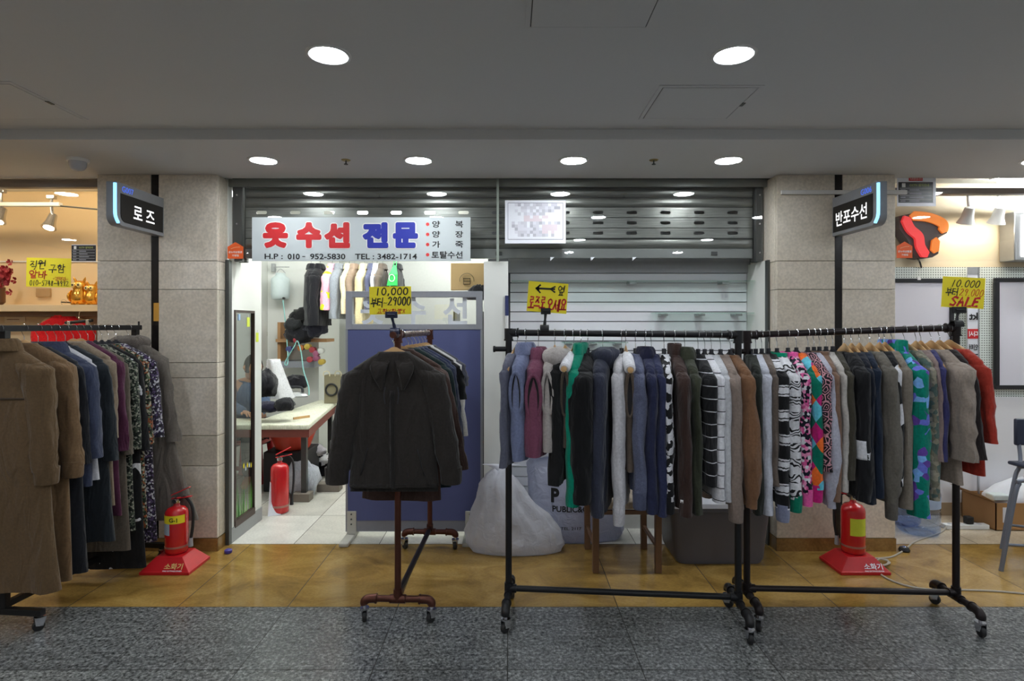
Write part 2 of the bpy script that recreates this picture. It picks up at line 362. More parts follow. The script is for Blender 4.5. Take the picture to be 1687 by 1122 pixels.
def handwrite(parent, s, f, boxw, boxh, m, pen=.05, seed=1, slant=.08, gap=.12, name='handwriting', widths=None):
    """brush strokes; f(u, v) maps the string's unit box (0..boxw, 0..boxh) to the world"""
    rnd = random.Random(seed); mb = MB()
    adv = [.55 if (c in '0123456789SALE~x-') else .3 if c in ',.' else .45 if c == ' ' else 1.0 for c in s]
    tot = sum(adv) + gap * (len(s) - 1); k = boxw / tot; x = 0
    for c, a in zip(s, adv):
        dy = rnd.uniform(-.05, .05)
        for st in glyph(c):
            pts = [(x * k + (p[0] * a * k) + slant * p[1] * boxh, (p[1] + dy) * boxh) for p in st]
            L = [];R = []
            for i in range(len(pts)):
                p0, p1 = pts[max(0, i - 1)], pts[min(len(pts) - 1, i + 1)]
                dx, dz = p1[0] - p0[0], p1[1] - p0[1]; d = math.hypot(dx, dz) or 1
                w = pen * boxh * .5 * rnd.uniform(.8, 1.2)
                ex = 0 if 0 < i < len(pts) - 1 else (-1 if i == 0 else 1)
                q = (pts[i][0] + dx / d * w * ex * .7, pts[i][1] + dz / d * w * ex * .7)
                L.append(f(q[0] - dz / d * w, q[1] + dx / d * w)); R.append(f(q[0] + dz / d * w, q[1] - dx / d * w))
            n = len(pts); mb.add(L + R, [(i, i + 1, n + i + 1, n + i) for i in range(n - 1)])
        x += a + gap
    return mb.build(name, m, parent, smooth=0)
# ---------------------------------------------------------------- the setting
YS, YP, YB, YG = 3.98, 3.86, 3.13, 3.097       # shop front, pillar face, ceiling step, granite edge
ZS, ZU = 2.495, 2.55                            # soffit and corridor ceiling heights
XL, XR = -6.2, 6.2
YN = -3.4                                       # far side of the corridor behind the camera
def tiles(name, x0, x1, y0, y1, px, py, ox, oy, m, z=0.0, g=.0021):
    mb = MB(); i0 = math.floor((x0 - ox) / px); i1 = math.ceil((x1 - ox) / px); j0 = math.floor((y0 - oy) / py); j1 = math.ceil((y1 - oy) / py)
    for i in range(i0, i1):
        for j in range(j0, j1):
            a, b = max(x0, ox + i * px) + g, min(x1, ox + (i + 1) * px) - g; c, d = max(y0, oy + j * py) + g, min(y1, oy + (j + 1) * py) - g
            if b - a > .01 and d - c > .01: mb.add([(a, c, z), (b, c, z), (b, d, z), (a, d, z)], [(0, 1, 2, 3)])
    return struct(mb.build(name, m, smooth=0))
struct(BOX(XL - .2, XR + .2, YN - .2, 7.6, -.1, -.0015).build('floor', M_grout, smooth=0))
tiles('floor_granite', XL, XR, YN, YG, .585, .565, -.005, YG, granite())
tiles('floor_marble', XL, XR, YG, 3.985, .585, .886, -.005, YG, marble('ochre_marble', [rgb(126, 98, 48), rgb(160, 127, 66), rgb(182, 149, 86)]))
tiles('floor_shop', -2.75, 2.6, 3.985, 7.4, .585, .6, -.3, 3.985, marble('pale_tile', [rgb(196, 194, 186), rgb(212, 210, 202), rgb(222, 220, 212)], .3))
tiles('floor_shop_east', 2.6, XR, 3.985, 7.4, .585, .6, -.3, 3.985, marble('beige_tile', [rgb(176, 160, 138), rgb(196, 180, 156), rgb(206, 192, 170)], .2))
tiles('floor_shop_west', XL, -2.75, 3.985, 7.4, .585, .6, -.3, 3.985, marble('warm_tile', [rgb(150, 126, 96), rgb(176, 150, 112), rgb(190, 164, 126)], .25))
M_ceil = mat('ceiling_paint', rgb(206, 206, 206), .8, 0, .02, 60, .05)
M_wallw = mat('wall_paint', rgb(226, 227, 222), .75, 0, .025, 6)
M_warm = mat('warm_wall', rgb(226, 200, 158), .7, 0, .02, 5)
struct(BOX(XL - .2, XR + .2, YN - .2, YB, ZU, ZU + .1).build('ceiling', M_ceil, smooth=0))
struct(BOX(XL - .2, XR + .2, YB, YP + .1, ZS, ZU + .1).build('ceiling_soffit', M_ceil, smooth=0))
struct(BOX(XL - .2, XR + .2, YP + .1, 7.6, 2.62, 2.72).build('ceiling_shop', M_wallw, smooth=0))
struct(BOX(XL - .2, XR + .2, YN - .2, YN, 0, ZU).build('wall_south', mat('far_wall', rgb(226, 224, 222), .6), smooth=0))
struct(BOX(XL - .2, XL, YN, 7.6, 0, 2.7).build('wall_west', M_warm, smooth=0)); struct(BOX(XR, XR + .2, YN, 7.6, 0, 2.7).build('wall_east', M_wallw, smooth=0))
struct(BOX(XL, XR, 7.4, 7.6, 0, 2.65).build('wall_north', mat('rear_wall', rgb(176, 178, 174), .7), smooth=0))
# panel outlines in the corridor ceiling
M_line = mat('panel_gap', rgb(70, 70, 70), .8)
def hatch(x0, x1, y0, y1, lab):
    t = thing('ceiling_access_panel', lab, 'access panel', ((x0 + x1) / 2, (y0 + y1) / 2, ZU - .004), 'ceiling access panels')
    fr = MB(); w = .018
    for b in ((x0 - w, x1 + w, y0 - w, y0), (x0 - w, x1 + w, y1, y1 + w), (x0 - w, x0, y0, y1), (x1, x1 + w, y0, y1)): fr.box(*b, ZU - .004, ZU + .001)
    fr.build('frame', M_ceil, t, smooth=0)
    BOX(x0 + .004, x1 - .004, y0 + .004, y1 - .004, ZU - .005, ZU + .002).build('panel', M_ceil, t, smooth=0)
    BOX(x0, x1, y0, y1, ZU - .001, ZU + .001).build('gap', M_line, t, smooth=0)
    BOX(x1 - .004, x1 + .012, (y0 + y1) / 2 - .02, (y0 + y1) / 2 + .02, ZU - .007, ZU - .003).build('latch', M_dkgrey, t, smooth=0)
hatch(.68, 1.105, 2.57, 2.96, 'square ceiling access panel between a downlight and the ceiling step, above the black garment rack')
hatch(.075, .483, 1.62, 2.05, 'ceiling access panel cut by the top edge of the photo')
hatch(-2.62, -2.165, 2.53, 2.96, 'ceiling access panel near the white dome camera')
# stone pillars with a black strip set in the face
M_stone = marble('limestone', [rgb(206, 196, 180), rgb(216, 206, 191), rgb(224, 215, 202)], .3, 3.5)
M_skirt = marble('skirting_stone', [rgb(110, 84, 46), rgb(146, 112, 64), rgb(160, 128, 78)], .25, 3)
JZ = [.085, .563, .764, 1.146, 1.247, 1.733, 1.922, ZS]
def pillar(name, x0, x1, sx, yb=4.4):
    core = BOX(x0 + .012, x1 - .012, YP + .012, yb, 0, 2.62).build(name, mat('pillar_core', rgb(88, 84, 78), .8), smooth=0); struct(core)
    mb = MB()
    for a, b in zip(JZ, JZ[1:]):
        for xa, xb in ((x0, sx - .026), (sx + .026, x1)): mb.box(xa, xb, YP, YP + .03, a + .0015, b - .0015)
        for xa, xb in ((x0, x0 + .03), (x1 - .03, x1)): mb.box(xa, xb, YP + .032, yb, a + .0015, b - .0015)
    struct(mb.build(name + '_stone', M_stone, smooth=0, bevel=.003))
    struct(BOX(sx - .024, sx + .024, YP + .004, YP + .03, 0.0, ZS).build('trim_' + name[-1], mat('black_strip', rgb(36, 33, 32), .18, .3), smooth=0))
    struct(BOX(x0 - .004, x1 + .004, YP - .004, YP + .005, 0, .084).box(x1, x1 + .004, YP, yb, 0, .084).box(x0 - .004, x0, YP, yb, 0, .084).build('baseboard_' + name[-1], M_skirt, smooth=0))
pillar('wall_pillar_1', -2.726, -1.93, -2.345, 4.0); pillar('wall_pillar_2', 1.777, 2.561, 2.187)
struct(BOX(1.80, 2.63, YP - .018, YP, PZ(321, YP), PZ(314, YP)).build('trim_3', mat('raceway', rgb(196, 194, 190), .5), smooth=0, bevel=.003))
# shop front glass over each opening, its seam clips and the roller shutter behind
M_glass = glass_mat('clear_glass')
for i, (a, b) in enumerate(((XL, -2.73), (-1.925, PX(820, YS)), (PX(820, YS) + .002, 1.775), (2.565, XR))):
    struct(BOX(a, b, YS - .004, YS + .004, 1.935, 2.62).build('window_%d' % (i + 1), M_glass, smooth=0))
struct(BOX(PX(818, YS), PX(822, YS), YS - .007, YS + .007, 1.93, 2.6).build('trim_4', mat('glass_joint', rgb(150, 160, 150), .3), smooth=0))
struct(BOX(XL, -2.73, YS, YS + .05, 2.44, 2.5).build('trim_5', mat('dark_head_rail', rgb(70, 54, 40), .5), smooth=0))
struct(BOX(2.565, XR, YS + .02, YS + .06, 2.40, 2.44).build('trim_6', mat('dark_head_rail'  , rgb(70, 54, 40), .5), smooth=0))
SY = 4.1
sh = thing('roller_shutter', 'grey metal roller shutter half lowered behind the shop front glass', 'shutter', (0, SY, 2.0))
M_sl = slatmetal(); sx0, sx1 = -1.846, 1.711
pitch = .0722; z0 = 2.035
prow = [PZ(p, SY) for p in (345, 363, 380)]
def plain(mb, z):
    prof = [(0, z + .002), (-.008, z + .012), (-.012, z + pitch / 2), (-.008, z + pitch - .012), (0, z + pitch - .003), (.004, z + pitch - .003), (.004, z + .002)]
    mb.loft([[Vector((x, SY + d, zz)) for d, zz in prof] for x in (sx0, sx1)])
def perforated(z, zc):
    cu = bpy.data.curves.new('c', 'CURVE'); cu.dimensions = '2D'; cu.fill_mode = 'BOTH'; cu.extrude = .002
    def sp(pts):
        s = cu.splines.new('POLY'); s.points.add(len(pts) - 1); s.use_cyclic_u = True
        for p, q in zip(s.points, pts): p.co = (q[0], q[1], 0, 1)
    sp([(sx0, z + .002), (sx1, z + .002), (sx1, z + pitch - .003), (sx0, z + pitch - .003)])
    for k in range(-11, 5):
        c = PX(985 + 55.3 * k, SY)
        if sx0 + .06 < c < sx1 - .06: sp([(c + u, z + pitch * .5 + v) for u, v in rrect(.074, .023, .0112, 4)])
    o = bpy.data.objects.new('c', cu); COL.objects.link(o); bpy.context.view_layer.update()
    me = bpy.data.meshes.new_from_object(o.evaluated_get(bpy.context.evaluated_depsgraph_get()))
    vv = [Vector((v.co.x, SY - .008 + v.co.z, v.co.y)) for v in me.vertices]; ff = [tuple(p.vertices) for p in me.polygons]
    bpy.data.objects.remove(o); bpy.data.curves.remove(cu); bpy.data.meshes.remove(me)
    return vv, ff
k = 0; z = z0; M_edge = mat('slat_shadow_gap', rgb(66, 68, 66), .5, .5)  # dark grey paints the shade in slat gaps and creases
while z < 2.58:
    mb = MB()
    if k in (1, 2, 3): mb.add(*perforated(z, 0))
    else: plain(mb, z)
    mb.build('slat', M_sl, sh, smooth=30 if k not in (1, 2, 3) else 0)
    BOX(sx0, sx1, SY - .002, SY + .006, z - .004, z + .003).build('slat_gap_shade', M_edge, sh, smooth=0)
    if k in (1, 2, 3):
        BOX(sx0, sx1, SY - .0112, SY - .008, z + pitch * .5 + .017, z + pitch * .5 + .0185).build('slat_crease_shade', M_edge, sh, smooth=0)
    z += pitch; k += 1
BOX(sx0, sx1, SY - .016, SY + .012, 1.965, 2.033).build('bottom_rail', mat('rail_grey', rgb(132, 136, 134), .45, .5), sh, bevel=.004)
for p in (822, 1175, 1250):
    BOX(PX(p, SY) - .022, PX(p, SY) + .022, SY - .024, SY - .016, 1.985, 2.013).build('lock', M_dkgrey, sh, bevel=.003)
for a, b in ((-1.92, -1.85), (1.715, 1.768)):
    t = thing('shutter_guide_rail', 'upright grey steel shutter guide at the %s of the tailor shop front' % ('mirror side' if a < 0 else 'display bay side'), 'guide rail', ((a + b) / 2, SY - .03, 1.95), 'shutter guides')
    BOX(a, b, SY - .055, SY - .02, 1.94, 2.6).box(a, b, SY + .02, SY + .05, 1.94, 2.6).build('channel', M_dkgrey, t, bevel=.004)
    for zz in (2.0, 2.2, 2.4): MB().lathe([(0, -.003), (.007, -.002), (.007, .001), (0, .002)], 10, ((a + b) / 2, SY - .057, zz), 'y').build('rivet', M_chrome, t)
struct(BOX(-1.925, 1.775, SY - .1, SY - .085, 2.448, 2.5).build('trim_7', mat('head_cover', rgb(128, 132, 126), .4, .5), smooth=0))
# thin uprights at both ends of the tailor shop opening
struct(BOX(-1.925, -1.9, YS - .02, YS + .02, 0, 1.94).build('trim_8', M_dkgrey, smooth=0)); struct(BOX(1.76, 1.776, YS - .02, YS + .02, 0, 1.94).build('trim_9', M_dkgrey, smooth=0))
struct(BOX(-2.73, -1.921, 4.0, 4.05, 1.99, 2.62).build('wall_head', M_wallw, smooth=0))
# display bay: post, slat-board back, side, header, sill
struct(BOX(PX(797, 4.0), -.003, 4.0, 4.36, 0, 1.935).build('wall_post', M_wallw, smooth=0, bevel=.003))
bayL, bayR, YW = -.003, 1.778, 4.3
mb = BOX(bayL - .15, bayR, YW + .02, YW + .06, 0, 2.6)
struct(mb.build('wall_bay', mat('slat_groove', rgb(104, 106, 112), .6), smooth=0))
mb = MB(); zz = PZ(450, YW); n_ = 0
while zz > .1:
    z1 = zz - .0715; mb.box(.012, PX(1235, YW), YW, YW + .022, z1 + .004, zz - .003); zz = z1; n_ += 1
M_lam = mat('white_laminate', rgb(240, 241, 246), .35, 0, .01)
struct(mb.build('wall_slatboard', M_lam, smooth=0))
struct(BOX(-.003, bayR, YW - .02, YW + .02, PZ(450, YW), 2.6).build('wall_bay_header', mat('header_laminate', rgb(168, 170, 174), .25), smooth=0))
struct(BOX(bayR - .02, bayR, YS + .02, YW, 0, 1.94).box(PX(1235, YW), bayR - .02, YW - .004, YW + .02, 0, PZ(450, YW)).build('wall_bay_side', M_wallw, smooth=0))
struct(BOX(-.003, bayR, YW - .01, YW + .02, 0, .1).build('baseboard_bay', mat('pale_skirting', rgb(190, 190, 186), .5), smooth=0))
# tailor shop interior walls
PWX = -1.905
struct(BOX(-1.922, PWX, 4.002, 4.042, 0, 2.0).box(-1.922, PWX, 4.356, 4.49, 0, 2.0).box(-1.922, PWX, 4.042, 4.356, 0, .09).box(-1.922, PWX, 4.042, 4.356, 1.603, 2.0).build('wall_partition', M_wallw, smooth=0))
struct(BOX(PWX, PWX + .006, 3.995, 4.49, 0, .1).build('baseboard_partition', mat('grey_skirting', rgb(150, 152, 152), .5), smooth=0))
struct(BOX(-2.80, -2.73, 4.0, 7.4, 0, 2.62).build('wall_inner_west', M_wallw, smooth=0))
struct(BOX(-2.75, -2.15, 6.6, 7.4, 0, 2.62).build('wall_inner_north', M_wallw, smooth=0))
struct(BOX(.40, .45, 4.37, 7.4, 0, 2.62).build('wall_inner_east', M_wallw, smooth=0))
# neighbouring shops
struct(BOX(XL, -2.8, 4.9, 4.96, 0, 2.62).build('wall_west_shop', M_warm, smooth=0))
struct(BOX(2.60, XR, 4.62, 4.68, 0, 2.62).build('wall_east_shop', mat('cream_wall', rgb(232, 216, 186), .6, 0, .01), smooth=0))
struct(BOX(2.565, 2.60, 4.4, 4.68, 0, 2.62).build('wall_east_return', M_wallw, smooth=0))
struct(BOX(2.60, XR, 4.605, 4.62, .93, PZ(440, 4.6)).build('wall_pegboard', pegboard(), smooth=0))
struct(BOX(2.60, XR, 4.59, 4.62, .1, .93).build('wall_low_panel', mat('low_panel', rgb(226, 226, 230), .5, 0, .01), smooth=0))
struct(BOX(2.60, XR, 4.585, 4.62, 0, .1).build('baseboard_east', mat('tan_skirting', rgb(170, 150, 122), .5), smooth=0))
# ---------------------------------------------------------------- lamps
M_lensU = lamp_mat('downlight_lens', (.86, .92, 1, 1), LAMP_UP); M_lensS = lamp_mat('soffit_lens', (.92, .97, 1, 1), LAMP_SOFFIT)
M_trim = mat('lamp_trim', rgb(220, 220, 218), .4)
def downlight(x, y, z, r, m, lab, grp):
    t = thing('downlight', lab, 'ceiling light', (x, y, z), grp)
    MB().lathe([(r * .93, -.001), (r * 1.02, -.006), (r * 1.17, -.004), (r * 1.19, .0), (r * .93, .0)], 32, (x, y, z)).build('trim_ring', M_trim, t)
    MB().lathe([(.001, -.0025), (r * .94, -.0025), (r * .94, 0), (.001, 0)], 32, (x, y, z)).build('lens', m, t)
lab = {}
for k in range(-4, 4):
    for j, y in enumerate((2.265, .76, -.5, -2.0)):
        x = .875 + 1.575 * k
        if abs(x) > 5.9: continue
        l = ('large round downlight beside the square access panel in the corridor ceiling' if k == 0 else 'large round downlight in the corridor ceiling out over the shop sign') if j == 0 and k in (0, -1) else 'round downlight in the corridor ceiling out of sight'
        downlight(x, y, ZU, .073, M_lensU, l, 'corridor downlights')
for k in range(-3, 7):
    x = -1.483 + .9375 * k
    if k in (-1, 4) or abs(x) > 5.6: continue
    l = ('soffit downlight above the orange sticker end of the shop sign', 'soffit downlight above the blue lettering of the shop sign', 'soffit downlight above the white pixelated notice', 'soffit downlight beside the G006 sign')[k] if 0 <= k < 4 else 'round soffit downlight over a neighbouring shop'
    downlight(x, 3.525, ZS, .077, M_lensS, l, 'soffit downlights')
def tube_lamp(x, y, z, L, m, lab):
    t = thing('ceiling_tube_lamp', lab, 'ceiling light', (x, y, z), 'tube lamps inside the shops')
    BOX(x - L / 2, x + L / 2, y - .07, y + .07, z - .03, z).build('housing', M_white, t, bevel=.004)
    MB().tube([(x - L / 2 + .02, y, z - .05), (x + L / 2 - .02, y, z - .05)], .022, 12).build('tube', m, t)
M_tubeC = lamp_mat('tube_cool', (.96, 1, .97, 1), LAMP_SHOP * 4.2); M_tubeW = lamp_mat('tube_warm', (1, .82, .55, 1), LAMP_SHOP * 1.05)
for x, y in ((-2.05, 4.75), (-1.0, 4.33), (-1.1, 5.6), (-.4, 6.7)): tube_lamp(x, y, 2.615, 1.2, M_tubeC, 'unseen white tube lamp put on the tailor shop ceiling to light the inside')  # unseen lamps: first added for the tailor, second set forward to light the bag
for x in (-3.4, -4.9): tube_lamp(x, 4.35, 2.615, 1.2, M_tubeW, 'warm tube lamp inside the neighbouring clothes shop')
tube_lamp(4.2, 4.3, 2.615, 1.2, M_tubeC, 'tube lamp inside the phone shop')
# sprinkler heads and dome camera
for px, l in ((570, 'small sprinkler head between the soffit lights above the shop sign'), (1077, 'small sprinkler head in the soffit above the perforated shutter')):
    x, y = PX(px, 3.52), 3.52
    t = thing('sprinkler_head', l, 'sprinkler', (x, y, ZS), 'soffit sprinklers')
    MB().lathe([(.001, -.004), (.024, -.004), (.028, 0), (.001, 0)], 20, (x, y, ZS)).build('rose', mat('brass', rgb(170, 150, 90), .35, .8), t)
    MB().lathe([(.001, -.03), (.012, -.028), (.012, -.024), (.004, -.022), (.004, -.004), (.001, -.004)], 14, (x, y, ZS)).build('deflector', M_dkgrey, t)
x, y = PX(128, 3.5), 3.5
t = thing('dome_camera', 'white dome security camera on the soffit over the clothes shop', 'camera', (x, y, ZS))
MB().lathe([(.001, -.018), (.056, -.018), (.06, -.012), (.06, 0), (.001, 0)], 28, (x, y, ZS)).build('base', M_white, t)
MB().lathe([(.001, -.075), (.02, -.072), (.036, -.06), (.045, -.042), (.047, -.018), (.001, -.018)], 28, (x, y, ZS)).build('dome', mat('smoked_dome', rgb(190, 190, 196), .15), t)
# ---------------------------------------------------------------- garment racks
def caster(parent, x, y, ang=0.0, top=.095):
    """swivel caster standing on the floor at x, y"""
    R = Matrix.Rotation(ang, 3, 'Z'); O = Vector((x, y, 0))
    f = MB()
    for s in (-1, 1):
        poly = [(-.018, .03), (.012, .022), (.026, .066), (-.022, .066)]
        f.prism(poly, s * .0135 - .0015, s * .0135 + .0015, lambda u, v, d: O + R @ Vector((u, d, v)))
    f.tube([O + R @ Vector((.002, 0, .062)), O + R @ Vector((.002, 0, .069))], .024, 14)
    f.tube([O + R @ Vector((.002, 0, .066)), O + R @ Vector((.002, 0, top))], .008, 10)
    c = f.build('caster', M_chrome, parent)
    w = MB().lathe([(.008, -.011), (.022, -.011), (.026, -.007), (.026, .007), (.022, .011), (.008, .011)], 20, (0, 0, 0), 'y')
    w.v = [O + R @ (v + Vector((-.004, 0, .026))) for v in w.v]
    wm = w.build('wheel', M_rubber, parent); wm.parent = c
def pipe_rack(name, label, E0, E1, zt0, zt1, zb, m, foot, r=.0165, fm=None, stub=False, skew=0.0, post_top=0.0, over=0.0):
    fm = fm or m; E0 = Vector((*E0, 0)); E1 = Vector((*E1, 0)); d = (E1 - E0).normalized(); p = Vector((-d.y, d.x, 0))
    p = Matrix.Rotation(skew, 3, 'Z') @ p
    t = thing(name, label, 'clothes rack', ((E0.x + E1.x) / 2, (E0.y + E1.y) / 2, 0), 'pipe clothes racks')
    Z = Vector((0, 0, 1))
    MB().tube([E0 - d * over + Z * zt0, E1 + Z * zt1], r, 16).build('top_rail', m, t)
    MB().tube([E0 + Z * zb, E1 + Z * zb], r * .92, 16).build('base_rail', M_darkpipe if fm is M_bronze else m, t)
    for E, zt, sg in ((E0, zt0, -1), (E1, zt1, 1)):
        MB().tube([E + Z * .115, E + Z * (zt + post_top)], r, 16).build('upright', fm, t)
        el = MB(); el.tube([E + Z * (zt - .035), E + Z * (zt + .022)], r * 1.32, 16); el.tube([E + Z * zt, E - d * sg * .045 + Z * zt], r * 1.3, 16)
        el.tube([E - d * sg * .045 + Z * zt, E - d * sg * .052 + Z * zt], r * 1.5, 16)
        el.tube([E + Z * (zt - .042), E + Z * (zt - .034)], r * 1.5, 16); el.build('elbow_fitting', fm, t)
        tee = MB(); tee.tube([E + Z * (zb - .03), E + Z * (zb + .03)], r * 1.32, 16); tee.tube([E + Z * zb, E - d * sg * .04 + Z * zb], r * 1.3, 16)
        tee.tube([E - p * .04 + Z * .115, E + p * .04 + Z * .115], r * 1.32, 16); tee.build('tee_fitting', fm, t)
        fp = smooth_path([E - p * foot + Z * .088, E - p * foot + Z * .104, E - p * (foot - .02) + Z * .115, E - p * (foot - .05) + Z * .115, E + p * (foot - .05) + Z * .115, E + p * (foot - .02) + Z * .115, E + p * foot + Z * .104, E + p * foot + Z * .088], 4)
        MB().tube(fp, r, 14).build('foot', fm, t)
        for s in (-1, 1):
            q = E + p * foot * s
            e2 = MB().tube(smooth_path([q - p * s * .055 + Z * .115, q - p * s * .018 + Z * .113, q + Z * .1, q + Z * .086], 4), r * 1.3, 14)
            e2.tube([q - p * s * .055 + Z * .115, q - p * s * .063 + Z * .115], r * 1.5, 14); e2.build('elbow_fitting', fm, t)
            caster(t, q.x, q.y, .4 * s + (.3 if sg > 0 else -.2) + PI / 2)
        if stub and sg * stub < 0:
            q = E + Z * (zt - .085)
            MB().tube([q, q + d * sg * .075], r * .8, 12).tube([q + d * sg * .07, q + d * sg * .08 ], r * 1.0, 12).build('stub_pipe', m, t)
    return t
CE0, CE1 = (0.0, 3.02), (1.15, 2.92); DE0, DE1 = (1.235, 3.02), (2.28, 2.97); BE0, BE1 = (-.56, 2.945), (-.527, 3.9)
pipe_rack('clothes_rack', 'black pipe clothes rack under the yellow arrow sign, full of winter tops', CE0, CE1, 1.459, 1.449, .135, M_black, .18, stub=1)
pipe_rack('clothes_rack', 'dark bronze pipe clothes rack of patterned tops under the yellow sale sign', DE0, DE1, 1.447, 1.484, .135, M_darkpipe, .165, fm=M_darkpipe, stub=1)
pipe_rack('clothes_rack', 'reddish bronze pipe rack standing end-on before the blue office partition', BE0, BE1, 1.45, 1.445, .135, M_bronze, .17, fm=M_bronze, over=.11)
# square tube rack by the clothes shop
A0, A1 = Vector((-2.492, 2.88, 0)), Vector((-2.402, 3.75, 0)); dA = (A1 - A0).normalized(); pA = Vector((dA.y, -dA.x, 0)); ZA = 1.482
t = thing('clothes_rack', 'black square tube clothes rack of long coats and dresses by the clothes shop', 'clothes rack', (A0.x, A0.y, 0))
def bar(mb, a, b, w):
    d = (b - a).normalized(); s = d.cross(Vector((0, 0, 1)));
    if s.length < .1: s = Vector((1, 0, 0))
    s.normalize(); u = s.cross(d)
    return mb.loft([[q + s * w * i + u * w * j for i, j in ((-1, -1), (1, -1), (1, 1), (-1, 1))] for q in (a, b)])
V = lambda x, y, z: Vector((x, y, z)); zz = Vector((0, 0, 1))
bar(MB(), A0 - dA * .1 + zz * ZA, A1 + dA * .04 + zz * ZA, .0155).build('top_rail', M_black, t, smooth=0, bevel=.002)
bar(MB(), A0 + zz * .115, A1 + zz * .115, .015).build('base_rail', M_black, t, smooth=0, bevel=.002)
for E in (A0, A1):
    bar(MB(), E + zz * .1, E + zz * (ZA - .012), .017).build('upright', M_black, t, smooth=0, bevel=.002)
    bar(MB(), E - pA * .21 + zz * .088, E + pA * .21 + zz * .088, .0155).build('foot', M_black, t, smooth=0, bevel=.002)
    for s in (-1, 1): caster(t, (E + pA * .19 * s).x, (E + pA * .19 * s).y, .9, .075)
bar(MB(), A1 + dA * .03 + zz * (ZA + .0), A1 + dA * .03 + zz * (ZA + .04), .004).build('end_stop', M_black, t, smooth=0)
# ---------------------------------------------------------------- hangers and garments
def hanger_arms(w, zn, ze, thick, hgt, wood):
    mb = MB(); n = 13; rings = []
    for i in range(-n, n + 1):
        f = i / n; a = abs(f); x = w * f
        z = zn - .004 - (zn - ze) * (a ** 1.35 if wood else a ** 1.1) * 1.0 - (.012 if wood else .006) * a ** 4
        y = .012 * a * a if wood else 0
        th = thick * (.7 + .7 * a ** 2) if wood else thick; hh = hgt * (1.0 - .35 * a) * (1 if a < .98 else .6)
        if a < .1: hh *= 1.25
        rings.append([Vector((x, y + th * math.cos(2 * PI * j / 10), z + hh * (math.sin(2 * PI * j / 10)))) for j in range(10)])
    return mb.loft(rings)
def hook_pts(zn, r=.0205):
    pts = [Vector((r * math.cos(math.radians(a)), 0, r * math.sin(math.radians(a)))) for a in range(-35, 215, 18)]
    return smooth_path(pts + [Vector((-.006, 0, -.033)), Vector((0, 0, -.045)), Vector((0, 0, zn + .008))], 2)
_hk = {}
def hanger(kind, label, loc, rz, group):
    if kind not in _hk:
        wood = kind == 'wood'; zn = -.075 if wood else -.085
        a = hanger_arms(.182, zn, -.165 if wood else -.18, .007 if wood else .0045, .017 if wood else .012, wood)
        if not wood: a.tube([(0, 0, zn - .03), (0, 0, zn + .012)], .011, 10, flat=(1, .6))
        oa = a.build('arms', M_wood if wood else M_velvet, None); oh = MB().tube(hook_pts(zn), .0017, 6).build('hook', M_chrome, None)
        _hk[kind] = (oa.data, oh.data); bpy.data.objects.remove(oa); bpy.data.objects.remove(oh)
    t = thing('wooden_coat_hanger' if kind == 'wood' else 'black_coat_hanger', label, 'coat hanger', loc, group, rz)
    for nm, d in zip(('arms', 'hook'), _hk[kind]):
        o = bpy.data.objects.new(nm, d); COL.objects.link(o); o.parent = t
    return t
def sgn(x): return -1 if x < 0 else 1
def fit(kind, nw, hs):
    """neck and shoulder heights that sit on the hanger's arms"""
    def top(x):
        a = min(1, x / .195)
        return (-.079 - .09 * a ** 1.35 - .012 * a ** 4 + .017 * (1 - .35 * a)) if kind == 'wood' else (-.089 - .095 * a ** 1.1 - .006 * a ** 4 + .012 * (1 - .35 * a))
    nz = -top(nw) - .012; return nz, -top(hs) - .004 - nz - .012
